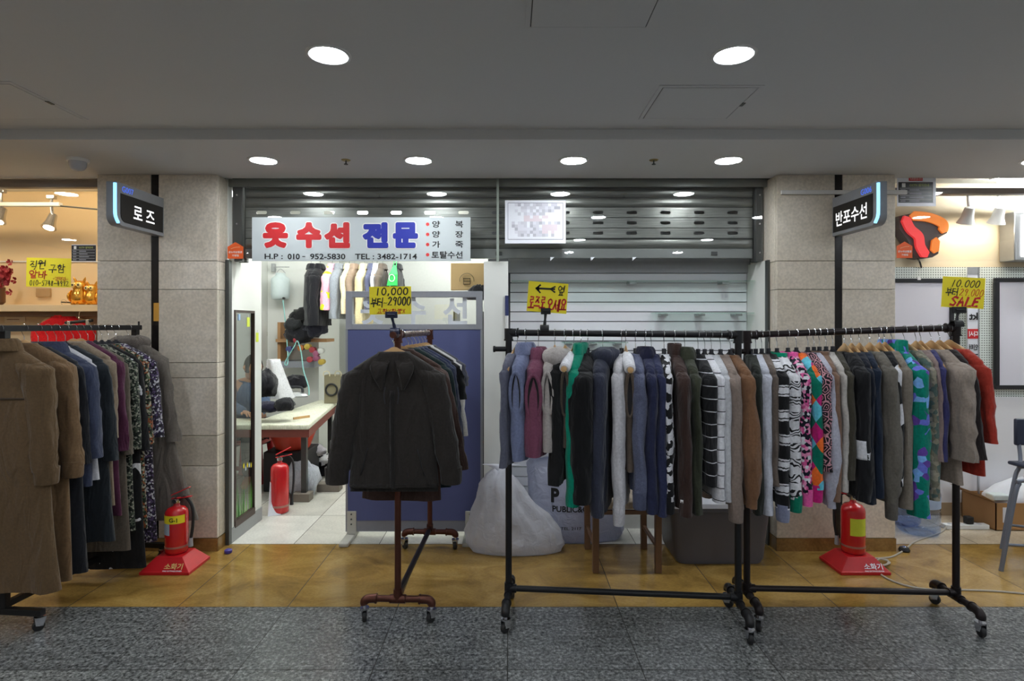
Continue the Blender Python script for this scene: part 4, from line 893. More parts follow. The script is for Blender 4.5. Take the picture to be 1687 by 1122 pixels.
for w_ in ('taupe sleeveless vest next', 'brown taupe vest with white'):
    q = find(w_); MB().tube([(.03, 0, -.105), (.09, 0, -.118), (.15, 0, -.142), (.2, 0, -.165), (.206, 0, -.168)], [.02, .027, .028, .027, .02], 14).build('shoulder_roll', M_roll, q, world=False)
    MB().lathe([(.001, .2), (.013, .2), (.014, .224), (.001, .226)], 12, (0, 0, -.168), 'x').build('hanger_tip', M_wood, q, world=False)
onto(g, sl, -.77, .014, .014, M_white, 'button', (.8, -.5, 0))
g = find('white turned back cuff'); sl = [c for c in g.children if c.name.startswith('sleeve')][0]
onto(g, sl, -.56, .1, .09, F(WT), 'turned_cuff', (.75, -.6, 0))
# ---------------------------------------------------------------- signs on the shop front
def panel(name, label, cat, x0, x1, y, z0, z1, d, m, group=None, bevel=0):
    t = thing(name, label, cat, ((x0 + x1) / 2, y, (z0 + z1) / 2), group)
    BOX(x0, x1, y, y + d, z0, z1).build('board', m, t, smooth=0, bevel=bevel); return t
YF = YS - .03
zs = lambda y: PZ(y, YF)
xs = lambda x: PX(x, YF)
t = panel('shop_sign', 'pale grey clothes repair sign with red and blue lettering over the open doorway', 'sign', xs(415), xs(775), YF, zs(430), zs(358), .012, mat('sign_grey', rgb(196, 204, 206), .5, 0, .01), bevel=.001)
def st(body, x0, x1, y0, y1, m, bold=.0, dy=.0015, pad=(0, 0), par=t, spread=0.0): return text(par, body, ((xs(x0) + xs(x1)) / 2, YF - dy, (zs(y0) + zs(y1)) / 2), xs(x1) - xs(x0), zs(y0) - zs(y1), m, bold, pad=pad, spread=spread)
for ch, a, b, m in (('옷', 433, 475, M_red), ('수', 488, 530, M_red), ('선', 534, 577, M_red), ('전', 597, 640, M_blueink), ('문', 647, 689, M_blueink)):
    st(ch, a + 2.5, b - 2.5, 368.5, 406.5, M_white, .02, .001, spread=.0165); st(ch, a + 2.5, b - 2.5, 368.5, 406.5, m, .02, .0026, spread=.0095)
st('H.P :', 436, 466, 418, 427, M_ink, .02); st('010', 474, 494, 418, 427.5, M_ink, .03); st('-', 498, 503, 422, 423.4, M_ink, .02)
st('952-5830', 511, 569, 418, 427.5, M_ink, .02); st('TEL : 3482-1714', 585, 687, 418, 427.5, M_ink, .02)
BOX(xs(503.5), xs(509), YF - .002, YF - .001, zs(427), zs(419)).build('tape_patch', mat('patch_grey', rgb(206, 212, 214), .5), t, smooth=0)
for i, (a, b) in enumerate((('양', '복'), ('양', '장'), ('가', '죽'))):
    y = 369.5 + 16.6 * i
    st(a, 712, 725, y - 5.5, y + 5.5, M_ink, .02); st(b, 750, 763, y - 5.5, y + 5.5, M_ink, .02)
st('토탈수선', 711, 762, 414, 426, M_ink, .02)
for i in range(4): MB().lathe([(.0001, -.002), (.0115, -.002), (.0115, 0), (.0001, 0)], 16, (xs(704.5), YF, zs(369.5 + 16.7 * i)), 'y').build('bullet_dot', mat('dot_red', rgb(226, 60, 60), .5), t)
# white notice with pixelated blocks
t = panel('notice_sheet', 'white framed notice of faint grey and pink blocks on the shutter glass', 'notice', xs(832), xs(932), YF, zs(401), zs(330), .004, M_wpaper)
for b in ((836.5, 927.5, 334, 334.8), (836.5, 927.5, 394, 394.8), (836.5, 837.2, 334, 394.8), (927, 927.7, 334, 394.8)):
    BOX(xs(b[0]), xs(b[1]), YF - .001, YF, zs(b[3]), zs(b[2])).build('border_line', mat('line_grey', rgb(130, 132, 150), .6), t, smooth=0)
rnd = random.Random(5); sh_ = [mat('block_%d' % i, c, .7, 0, 0) for i, c in enumerate((rgb(196, 196, 206), rgb(210, 210, 220), rgb(222, 210, 218), rgb(222, 222, 232), rgb(184, 184, 196)))]
rows = [(0, 2, 18, 0), (1, 4, 17, 0), (2, 2, 16, 0), (3, 2, 13, 0), (4, 5, 13, 2), (5, 5, 12, 2), (6, 1, 17, 0), (7, 1, 16, 0), (8, 2, 16, 0), (9, 2, 15, 3), (10, 3, 15, 0)]
for r_, a, b, kd in rows:
    for c in range(a, b):
        if rnd.random() < .22: continue
        m = sh_[2] if (kd == 2 or (r_ in (7, 8, 9) and c > 10)) else sh_[rnd.choice((0, 1, 3, 1, 4))]
        BOX(xs(838 + 5 * c), xs(843 + 5 * c), YF - .0012, YF - .0002, zs(340 + 5 * r_), zs(335 + 5 * r_)).build('faded_block', m, t, smooth=0)
# small triangles of tape left on the glass edge
for px in (910, 977, 1046): 
    o = MB().prism([(xs(px - 3), zs(429)), (xs(px + 4), zs(423)), (xs(px - 3), zs(423))], YS - .008, YS - .006, lambda u, v, d: Vector((u, d, v))).build('tape_scrap', M_wpaper, smooth=0)
    tag(o, 'white scrap of tape on the lower edge of the shutter glass', 'tape', 'tape scraps on the glass')
def orange_sticker(px, py, y, lab):
    x, z = PX(px, y), PZ(py, y); w = .053
    t = thing('market_sticker', lab, 'sticker', (x, y, z), 'orange market stickers')
    MB().prism([(-w, -.05), (w, -.05), (w, .03), (0, .062), (-w, .03)], y - .002, y, lambda u, v, d: Vector((x + u, d, z + v))).build('sticker', mat('sticker_orange', rgb(226, 92, 32), .5), t, smooth=0)
    text(t, '온누리상품권', (x, y - .003, z - .006), .09, .015, M_white, .02); text(t, '가맹점', (x, y - .003, z - .029), .045, .014, M_white, .02)
    MB().tube(smooth_path([(x - .03, y - .003, z + .016), (x, y - .003, z + .026), (x + .03, y - .003, z + .028)], 4), .0022, 6).build('swash', mat('peach', rgb(240, 170, 130), .5), t)
orange_sticker(388, 414, YF, 'orange house shaped sticker beside the shop sign')
# blade signs on the black strips
def blade(side, x, body, num, lab, w):
    Yb, Yf_ = 3.86, 3.395; zt, zb = 2.336, 2.085; s = side
    t = thing('blade_sign', lab, 'sign', (x, Yb, 2.2), 'blade signs on the pillars')
    prof = [(Yb, zb), (Yb, zt), (Yf_, zt)] + [(Yf_ + .055 - .055 * math.cos(a), zb + .055 - .055 * math.sin(a)) for a in [PI / 2 * i / 6 for i in range(7)]]
    f = lambda u, v, d: Vector((x + d, u, v))
    MB().prism(prof, -.03, .03, f).build('casing', mat('sign_casing', rgb(138, 140, 144), .4, .1), t, smooth=30)
    pf = [(Yb - .012, zb + .022), (Yb - .012, zt - .062), (Yf_ + .035, zt - .062)] + [(Yf_ + .035 + .045 - .045 * math.cos(a), zb + .022 + .045 - .045 * math.sin(a)) for a in [PI / 2 * i / 6 for i in range(7)]]
    MB().prism(pf, s * .03, s * .033, f).build('face', mat('sign_black', rgb(14, 14, 16), .3), t, smooth=0)
    led = smooth_path([(x + s * .024, Yf_ - .004, zt - .01), (x + s * .024, Yf_ - .004, zb + .1), (x + s * .024, Yf_ + .0, zb + .05), (x + s * .024, Yf_ + .024, zb + .014)], 6)
    MB().tube(led, .009, 10).build('light_strip', lamp_mat('strip_blue_%d' % (s + 1), (.25, .62, 1, 1), 1.8), t)
    R = Matrix(((0, 0, s), (s, 0, 0), (0, 1, 0)))
    ew = lamp_mat('letters_lit_%d' % (s + 1), (1, 1, 1, 1), .9); eb = lamp_mat('number_lit_%d' % (s + 1), (.08, .2, 1, 1), .75)
    text(t, body, (x + s * .0345, (Yb + Yf_) / 2 + .02, (zt + zb) / 2 - .025), w, .095 if len(body) > 3 else .08, ew, .012, R)
    text(t, num, (x + s * .0315, Yf_ + (.1 if s > 0 else .1), zt - .033), .105, .034, eb, .0, R, name='number')
blade(1, -2.315, '로 즈', 'G007', 'lit black blade sign G007 on the pillar by the clothes shop', .21)
blade(-1, 2.175, '반포수선', 'G006', 'lit black blade sign G006 on the pillar by the phone shop', .33)
o = BOX(PX(253, YP), PX(262, YP), YP - .0005, YP + .0035, PZ(529, YP), PZ(499, YP)).build('pillar_sticker', mat('amber_label', rgb(206, 150, 50), .5), smooth=0)
tag(o, 'small amber label on the black pillar strip above the coats', 'sticker')
# handwritten yellow cards
def card(name, lab, c, w, h, yaw=0, tilt=0, lean=0):
    R = Matrix.Rotation(yaw, 3, 'Z') @ Matrix.Rotation(lean, 3, 'X') @ Matrix.Rotation(tilt, 3, 'Y'); c = Vector(c)
    t = thing(name, lab, 'sign', c)
    BOX(-w / 2, w / 2, 0, .0025, -h / 2, h / 2, R)
    mb = BOX(-w / 2, w / 2, 0, .0025, -h / 2, h / 2, R); mb.v = [c + v for v in mb.v]; mb.build('card', M_yellow, t, smooth=0)
    def wr(s, u0, u1, v0, v1, m, pen=.16, seed=1, slant=.1, shear=0):
        f = lambda a, b: c + R @ Vector((-w / 2 + u0 * w + a, -.0012, -h / 2 + v0 * h + b))
        return handwrite(t, s, f, (u1 - u0) * w, (v1 - v0) * h, m, pen, seed, slant)
    return t, wr
def sign_clip(parent_label, lab, base, top, w=.05, m=None):
    """black spring clip stand that grips a rail and a card"""
    m = m or M_rubber; base = Vector(base); top = Vector(top)
    t = thing('sign_clip', lab, 'clip', base, 'clips holding the price cards')
    MB().tube([base + Vector((0, -.0, -.0)), base.lerp(top, .35), base.lerp(top, .5), top], [.009, .008, .006, .009], 10).build('stem', m, t)
    BOX(top.x - w / 2, top.x + w / 2, top.y - .012, top.y + .004, top.z - .012, top.z + .02).build('card_jaw', m, t, bevel=.003)
    MB().tube([top + Vector((-w * .3, -.014, .004)), top + Vector((w * .3, -.014, .004))], .005, 8).build('jaw_pin', m, t)
    jb = MB(); jb.loft([[base + Vector((s * .022, .0 + .024 * math.cos(a), -.012 + .024 * math.sin(a))) for s in (-1, 1)] + [base + Vector((s * .022, .019 * math.cos(a), -.012 + .019 * math.sin(a))) for s in (1, -1)] for a in [PI * (-.15 + 1.3 * i / 10) for i in range(11)]])
    jb.build('rail_jaw', m, t); return t
c0 = P(643, 495, 2.86)
t, wr = card('price_card', 'yellow handwritten card 10,000 to 29000 clipped to the end-on rack', c0, .205, .137, 0, -.012)
wr('10,000', .14, .92, .7, .94, M_ink, .17, 3); wr('부터', .03, .31, .28, .6, M_ink, .13, 4); wr('~', .345, .43, .33, .5, M_ink, .12, 4, 0); wr('29000', .44, .98, .33, .62, M_ink, .15, 5)
wr('교환x환불x', .18, .85, .03, .2, mat('red_marker', rgb(206, 70, 30), .5), .12, 6)
b0 = Vector((-.562, 2.885, 1.475))
sign_clip('', 'blue black clip holding the yellow card on the end-on rack', b0, (c0.x + .005, 2.866, PZ(520, 2.86)), .06, mat('clip_blue', rgb(30, 34, 62), .35))
c1 = P(902, 490, 3.0)
t, wr = card('direction_card', 'yellow handwritten card with a black arrow on the black rack', c1, .205, .155, 0, .075)
wr('<', .2, .68, .62, .95, M_ink, .17, 1, 0); wr('옆', .74, .9, .58, .9, M_ink, .1, 2); wr('로즈로', .03, .44, .1, .5, M_red, .13, 3); wr('오세요', .48, .97, .08, .46, M_red, .13, 4)
sign_clip('', 'black spring clip standing on the black rack below the arrow card', (PX(897, 3.0), 2.998, 1.488), (PX(899, 3.0), 2.998, PZ(514, 3.0)))
c2 = P(1587, 482, 2.95)
t, wr = card('sale_card', 'yellow sale card tilted on the bronze rack corner by the phone shop', c2, .2, .155, -.1, .06)
wr('10.000', .18, .85, .68, .9, M_ink, .12, 3, .3); wr('부터', .08, .36, .38, .64, M_ink, .12, 4); wr('29.000', .4, .95, .4, .62, mat('red_marker', rgb(206, 70, 30), .5), .1, 5, .25); wr('SALE', .2, .85, .06, .34, M_red, .26, 6, .2)
sign_clip('', 'black clip under the sale card at the rack corner', (PX(1575, 2.955), 2.952, 1.512), (PX(1580, 2.95), 2.956, PZ(512, 2.95)), .07)
c3 = P(80, 449, 3.93)
t, wr = card('job_card', 'yellow handwritten help wanted poster hanging on the clothes shop glass', c3, .3, .196, 0, .02)
wr('직원', .08, .42, .6, .9, M_ink, .11, 3); wr('구함', .5, .86, .5, .78, M_ink, .11, 4); wr('알바', .06, .46, .3, .56, M_red, .13, 5); wr('-경력자-', .6, .95, .22, .36, M_red, .1, 6, 0); wr('010-5748-4992', .08, .95, .05, .22, M_ink, .13, 7, .05)
def black_notice(px0, px1, py0, py1, y, lab, frame):
    x0, x1, z0, z1 = PX(px0, y), PX(px1, y), PZ(py1, y), PZ(py0, y); w, h = x1 - x0, z1 - z0
    t = thing('camera_notice', lab, 'notice', ((x0 + x1) / 2, y, (z0 + z1) / 2), 'black camera notices')
    BOX(x0 - .008 * frame, x1 + .02 * frame, y, y + .002, z0 - .02 * frame - .004, z1 + .035 * frame + .004).build('sheet', M_wpaper, t, smooth=0)
    BOX(x0, x1, y - .001, y, z0, z1).build('black_field', mat('notice_black', rgb(26, 26, 32), .4), t, smooth=0)
    text(t, 'CCTV 설치안내', (x0 + w * .6, y - .002, z1 - h * .15), w * .56, h * .13, mat('notice_lime', rgb(180, 190, 90), .5), .01)
    BOX(x0 + w * .1, x0 + w * .2, y - .002, y - .001, z1 - h * .25, z1 - h * .06).build('pictogram', M_white, t, smooth=0)
    for i in range(4):
        z = z1 - h * (.38 + .18 * i)
        BOX(x0 + w * .04, x1 - w * .04, y - .002, y - .001, z + h * .075, z + h * .085).build('ruled_line', M_white, t, smooth=0)
        for a, b in ((.06, .2), (.32, .6 + .06 * (i % 3))): 
            q = BOX(x0 + w * a, x0 + w * b, y - .002, y - .001, z - h * .025, z + h * .025).build('small_print', mat('print_grey', rgb(150, 150, 158), .6), t, smooth=0)
    if frame:
        BOX(x0 + w * .3, x0 + w * .7, y - .001, y, z1 + .008, z1 + .033).build('red_header', M_red, t, smooth=0); text(t, '녹화중입니다', (x0 + w * .5, y - .002, z1 + .02), w * .34, .014, M_white, .0)
black_notice(118, 158, 404, 430, YF, 'small black notice on the clothes shop glass beside the pillar', 0)
black_notice(1480, 1537, 300, 334, YF, 'black notice with red header on the phone shop glass', 1)
# ---------------------------------------------------------------- clothes shop beyond the first pillar
YL = 4.62
t = thing('display_shelf', 'cream wall shelf carrying two golden owls in the clothes shop', 'shelf', (-4.2, YL, PZ(508, YL)))
BOX(-5.6, -2.8, YL, 4.9, PZ(513, YL), PZ(502, YL)).build('shelf_board', M_warm, t, smooth=0, bevel=.002)
BOX(-5.6, -2.8, YL + .06, 4.9, PZ(521, YL), PZ(513, YL)).build('shelf_shade_strip', mat('shelf_shade_brown', rgb(112, 84, 58), .6), t, smooth=0)  # dark strip paints the shade under the shelf
struct(BOX(XL, -2.8, 4.86, 4.9, 0, PZ(432, 4.86)).build('wall_display', M_warm, smooth=0)); struct(BOX(XL, -2.8, 4.85, 4.9, PZ(432, 4.86), PZ(430, 4.86)).build('trim_10', M_white, smooth=0))  # white strip paints the lit line along the display wall's top edge
M_gold = mat('gold_glaze', rgb(232, 172, 74), .2, .9, .08)
def owl(x, h, rz, lab):
    zb = PZ(502, YL) + .001; y = YL + .12; t = thing('golden_owl', lab, 'figurine', (x, y, zb), 'golden owls on the shelf')
    k = h / .22
    mb = MB().lathe([(.04 * k, 0), (.062 * k, .015 * k), (.07 * k, .06 * k), (.066 * k, .1 * k), (.05 * k, .135 * k), (.054 * k, .15 * k), (.058 * k, .175 * k), (.045 * k, .2 * k), (.02 * k, .212 * k), (.001, .214 * k)], 24, (x, y, zb))
    mb.build('body', M_gold, t, smooth=80)
    for s in (-1, 1):
        MB().tube([(x + s * .03 * k, y, zb + .195 * k), (x + s * .044 * k, y - .004, zb + .225 * k), (x + s * .052 * k, y - .006, zb + .243 * k)], [.014 * k, .01 * k, .002], 8).build('ear_tuft', M_gold, t)
        MB().lathe([(.001, -.008), (.018 * k, -.006), (.024 * k, 0), (.001, .004)], 16, (x + s * .025 * k, y - .05 * k, zb + .172 * k), 'y').build('eye_disc', mat('pale_gold', rgb(250, 220, 150), .3, .6), t)
        MB().lathe([(.001, -.004), (.008 * k, -.002), (.008 * k, .003)], 10, (x + s * .025 * k, y - .058 * k, zb + .172 * k), 'y').build('pupil', M_ink, t)
        wg = MB(); rr = []
        for i in range(8):
            f = i / 7; rr.append([Vector((x + s * (.06 * k + .012 * math.sin(f * PI)) + .02 * k * math.cos(a) * math.sin(PI * (f * .9 + .05)) * .7, y - .02 * k + .035 * k * math.sin(a) * math.sin(PI * (f * .9 + .05)), zb + (.13 - .11 * f) * k)) for a in [2 * PI * j / 12 for j in range(12)]])
        wg.loft(rr).build('wing', M_gold, t, smooth=80)
        MB().lathe([(.001, 0), (.016 * k, .003), (.016 * k, .012), (.001, .014)], 12, (x + s * .022 * k, y - .055 * k, zb)).build('foot', M_gold, t)
    MB().tube([(x, y - .055 * k, zb + .165 * k), (x, y - .072 * k, zb + .15 * k)], [.007 * k, .001], 8).build('beak', mat('dark_gold', rgb(150, 96, 30), .3, .8), t)
owl(PX(132, YL + .12), .205, 0, 'taller golden owl figurine on the cream shelf'); owl(PX(152, YL + .12), .175, 0, 'shorter golden owl figurine beside the pillar')
t = thing('flower_bunch', 'dark red artificial flowers above the cream shelf', 'flowers', P(6, 458, 4.6))
rnd = random.Random(3); c = P(6, 456, 4.62)
for i in range(46):
    q = c + Vector((rnd.gauss(0, .05), rnd.gauss(0, .03), rnd.gauss(0, .035))); mb = MB()
    for p_ in range(5):
        a = 2 * PI * p_ / 5 + rnd.random(); d = Vector((math.cos(a), -.5, math.sin(a))) * .02; e_ = d.cross(Vector((0, 1, 0))).normalized() * .012; mb.add([q, q + d + e_, q + d * 1.5, q + d - e_], [(0, 1, 2, 3)])
    mb.build('blossom', mat('flower_red', rgb(150, 24, 34), .6), t, smooth=0)
MB().tube([c + Vector((-.02, .02, -.01)), c + Vector((-.08, .04, -.12)), c + Vector((-.1, .06, -.18))], .006, 6).build('stem', mat('stem_green', rgb(60, 80, 44), .7), t)
MB().lathe([(.03, 0), (.05, .02), (.05, .14), (.045, .145), (.001, .146)], 20, (c.x - .1, c.y + .06, PZ(502, YL) + .001)).build('vase', mat('brown_vase', rgb(100, 66, 44), .4), t)
x0, x1 = PX(5, 4.84), PX(39, 4.84)
t = panel('wall_notice', 'cream paper notice with brown lines pinned under the shelf', 'notice', x0, x1, 4.855, PZ(531, 4.84), PZ(513, 4.84), .004, mat('cream_paper', rgb(240, 222, 190), .7))
for i in range(3): BOX(x0 + .02, x1 - .02 - .03 * (i == 2), 4.853, 4.855, PZ(517 + i * 5, 4.84), PZ(516 + i * 5, 4.84)).build('text_line', mat('brown_print', rgb(150, 100, 60), .7), t, smooth=0)
o = BOX(PX(59, 4.84), PX(82, 4.84), 4.84, 4.858, PZ(489, 4.84), PZ(475, 4.84)).build('small_box', mat('tan_card', rgb(176, 146, 106), .7), bevel=.002); tag(o, 'small tan box on the cream shelf below the help wanted poster', 'box'); o.location.z = 0
p = Vector((PX(105, 4.72), 4.72, PZ(498, 4.72)))
tag(MB().tube([(p.x, 4.86, p.z + .0), (p.x, 4.70, p.z + .0)], .006, 8).build('wall_hook', M_dkgrey), 'metal wall hook holding the red sweater', 'hook')
garment('red_sweater', 'bright red sweater on a hanger against the cream shop wall', 'sweater', p, .12, F(A_(196, 26, 30, 1.2)), hs=.2, nz=.11, slope=.07, L=.6, sleeve=.45, nw=.085, collar='rib')
hanger('wood', 'wooden hanger carrying the bright red sweater in the clothes shop', p, .12, None)
t = thing('clip_hanger', 'dark trouser hanger with clips hanging over the red sweater', 'coat hanger', P(130, 530, 4.5))
a, b = P(108, 532, 4.5), P(152, 528, 4.5); MB().tube([a, b], .012, 10).build('bar', M_rubber, t); MB().tube(smooth_path([P(130, 530, 4.5), P(130, 522, 4.52), (PX(130, 4.6), 4.61, PZ(513, YL) - .004), (PX(130, 4.6), 4.66, PZ(513, YL) + .003)], 3), .002, 6).build('hook', M_chrome, t)
for q in (.15, .85): 
    v = a.lerp(b, q); BOX(v.x - .012, v.x + .012, v.y - .014, v.y + .014, v.z - .035, v.z + .012).build('clip', M_chrome, t, bevel=.003)
M_spotw = lamp_mat('spot_bulb_warm', (1, .84, .55, 1), 38)
def track_lamp(p, aim, lab, m, body, r=.045, lens=.035):
    p = Vector(p); d = Vector(aim).normalized(); t = thing('track_spotlight', lab, 'spotlight', p, 'track spotlights')
    MB().tube([p + Vector((0, 0, .16)), p + Vector((0, 0, .1)), p + Vector((.01, 0, .03)), p], .01, 8).build('arm', body, t)
    BOX(p.x - .03, p.x + .03, p.y - .018, p.y + .018, p.z + .16, p.z + .19).build('track_adapter', body, t, bevel=.003)
    MB().tube([p - d * .05, p - d * .045, p + d * .03, p + d * .075], [r * .4, r * .6, r * .8, r * 1.15], 20, cap=True).build('shade', body, t)
    MB().tube([p + d * .0755, p + d * .078], lens, 20).build('bulb', m, t)
for px, py in ((60, 362), (2, 352)):
    track_lamp(P(px + 25 if px > 10 else px, py, 4.55), (.02, -.45, -1), 'warm track spotlight in the clothes shop %s' % ('above the help wanted poster' if px > 10 else 'cut by the photo edge'), M_spotw, M_chrome)
q = P(70, 338, 4.5); tag(MB().tube([P(-60, 330, 4.55), P(85, 338, 4.55), P(162, 345, 4.55)], .006, 8).build('lamp_cable', M_dkgrey), 'thin cable strung between the warm track spotlights', 'cable')
tag(BOX(-5.8, PX(100, 4.55), 4.53, 4.57, PZ(340, 4.55), PZ(334, 4.55)).build('lighting_track', M_white, smooth=0), 'ceiling track carrying the warm spotlights in the clothes shop', 'track')
# ---------------------------------------------------------------- phone shop beyond the second pillar
YE = 4.6
tag(BOX(2.62, 6.0, 4.40, 4.44, PZ(322, 4.42), PZ(318, 4.42)).build('lighting_track', M_white, smooth=0), 'white ceiling track carrying the spotlights in the phone shop', 'track')
M_spotc = lamp_mat('spot_bulb_shop', (1, .84, .6, 1), 70)
for px in (1595, 1645): track_lamp(P(px, 352, 4.42), (.04, .42, -1), 'white track spotlight in the phone shop %s' % ('nearer the ribbon logo' if px == 1595 else 'nearer the lit box'), M_spotc, M_white, .052)
t = thing('logo_sign', 'red and orange ribbon logo sign on a dark backing in the phone shop', 'sign', P(1520, 390, 4.5))
fy = lambda u, v, d: Vector((PX(u, 4.5), d, PZ(v, 4.5)))
def band(pts, w, d0, d1, m, nm):
    pts = smooth_path([Vector((a, b, 0)) for a, b in pts], 6); L = []; R = []
    for i, p in enumerate(pts):
        T = (pts[min(i + 1, len(pts) - 1)] - pts[max(i - 1, 0)]).normalized(); n_ = Vector((-T.y, T.x, 0)) * w
        L.append(p + n_); R.append(p - n_)
    cap = lambda p, T, s: [p + (Matrix.Rotation(s * a, 3, 'Z') @ T) * w for a in (-PI / 4, 0, PI / 4)]
    poly = L + [pts[-1] + (pts[-1] - pts[-2]).normalized() * w * .7] + R[::-1] + [pts[0] + (pts[0] - pts[1]).normalized() * w * .9]
    return MB().prism([(p.x, p.y) for p in poly], d0, d1, fy).build(nm, m, t, smooth=0)
bk = [(1481, 356), (1500, 352), (1520, 352), (1548, 358), (1563, 370), (1560, 384), (1546, 392), (1546, 418), (1536, 424), (1520, 426), (1508, 424), (1501, 406), (1493, 392), (1482, 378)]
MB().prism(bk, 4.5, 4.6, fy).build('backing', mat('logo_brown', rgb(62, 42, 42), .4), t, smooth=0)
band([(1504, 356), (1526, 358), (1544, 364), (1553, 371), (1552, 380)], 7.5, 4.485, 4.5, lamp_mat('logo_orange', (1, .26, .02, 1), .45), 'orange_ribbon')
band([(1540, 397), (1538, 413)], 6.5, 4.485, 4.5, _mats['logo_orange'], 'orange_stem')
band([(1490, 362), (1498, 378), (1511, 390), (1514, 406), (1522, 420)], 7.2, 4.478, 4.5, lamp_mat('logo_red', (1, .045, .05, 1), .5), 'red_ribbon')
MB().tube(smooth_path([P(1512, 426, 4.52), P(1515, 431, 4.54), P(1517, 437, 4.58), P(1518, 441, 4.6)], 4), .006, 6).build('cable', M_rubber, t)
orange_sticker(1490, 413, YF, 'orange house shaped sticker on the phone shop glass under the logo')
def board(x0, x1, z0, z1, lab):
    y = YE - .03; t = thing('framed_whiteboard', lab, 'whiteboard', ((x0 + x1) / 2, y, (z0 + z1) / 2), 'black framed whiteboards'); w = .032
    BOX(x0, x1, y + .006, y + .02, z0, z1).build('sheet', mat('gloss_white', rgb(214, 212, 222), .12, 0, .01), t, smooth=0)
    BOX(x0 - w, x1 + w, y - .006, y + .02, z1, z1 + w).box(x0 - w, x1 + w, y - .006, y + .02, z0 - w, z0).box(x0 - w, x0, y - .006, y + .02, z0, z1).box(x1, x1 + w, y - .006, y + .02, z0, z1).build('frame', mat('board_black', rgb(24, 24, 30), .3), t, smooth=0, bevel=.003)
    for q in (.3, .7): BOX(x0 + (x1 - x0) * q - .012, x0 + (x1 - x0) * q + .012, y - .01, y - .004, z1 + .02, z1 + .045).build('clip', M_white, t, smooth=0)
board(2.64, PX(1560, YE), PZ(636, YE), PZ(466, YE), 'black framed whiteboard behind the sale card')
board(PX(1641, YE), PX(1641, YE) + .68, PZ(634, YE), PZ(465, YE), 'black framed whiteboard cut by the photo edge above the grey chair')
x0, x1 = PX(1594, 4.55), PX(1612, 4.55); t = thing('standing_strip_sign', 'narrow upright sign strip with reversed lettering between the whiteboards', 'sign', ((x0 + x1) / 2, 4.55, 0))
BOX(x0, x1, 4.55, 4.555, PZ(690, 4.55), PZ(440, 4.55)).build('strip', mat('strip_white', rgb(220, 222, 230), .4, 0, .01), t, smooth=0)
BOX(x1 - .004, x1 + .006, 4.545, 4.56, 0, PZ(440, 4.55)).build('pole', M_alu, t, smooth=0)
BOX(x0, x1, 4.547, 4.55, PZ(452, 4.55), PZ(440, 4.55)).build('metal_top', M_alu, t, smooth=0)
BOX(x0, x1, 4.548, 4.55, PZ(558, 4.55), PZ(542, 4.55)).build('red_block', M_red, t, smooth=0)
MIR = Matrix(((-1, 0, 0), (0, 0, -1), (0, 1, 0)))
for s, y, h, m in (('kt', 521, 12, M_ink), ('다시', 550, 9, M_white), ('인터', 572, 10, M_ink), ('TV', 588, 10, M_ink)):
    text(t, s, ((x0 + x1) / 2, 4.545, PZ(y, 4.55)), (x1 - x0) * .8, h * 4.55 / FPX, m, .03, MIR)
x0 = PX(1664, 4.5); t = thing('light_box', 'white glowing light box at the photo edge in the phone shop', 'light box', (x0 + .3, 4.5, PZ(390, 4.5)))
BOX(x0, x0 + .7, 4.46, 4.6, PZ(430, 4.5), PZ(350, 4.5)).build('case', M_alu, t, bevel=.006); BOX(x0 + .05, x0 + .66, 4.452, 4.462, PZ(424, 4.5), PZ(356, 4.5)).build('screen', lamp_mat('box_light', (.96, .96, 1, 1), 3.5), t, smooth=0)
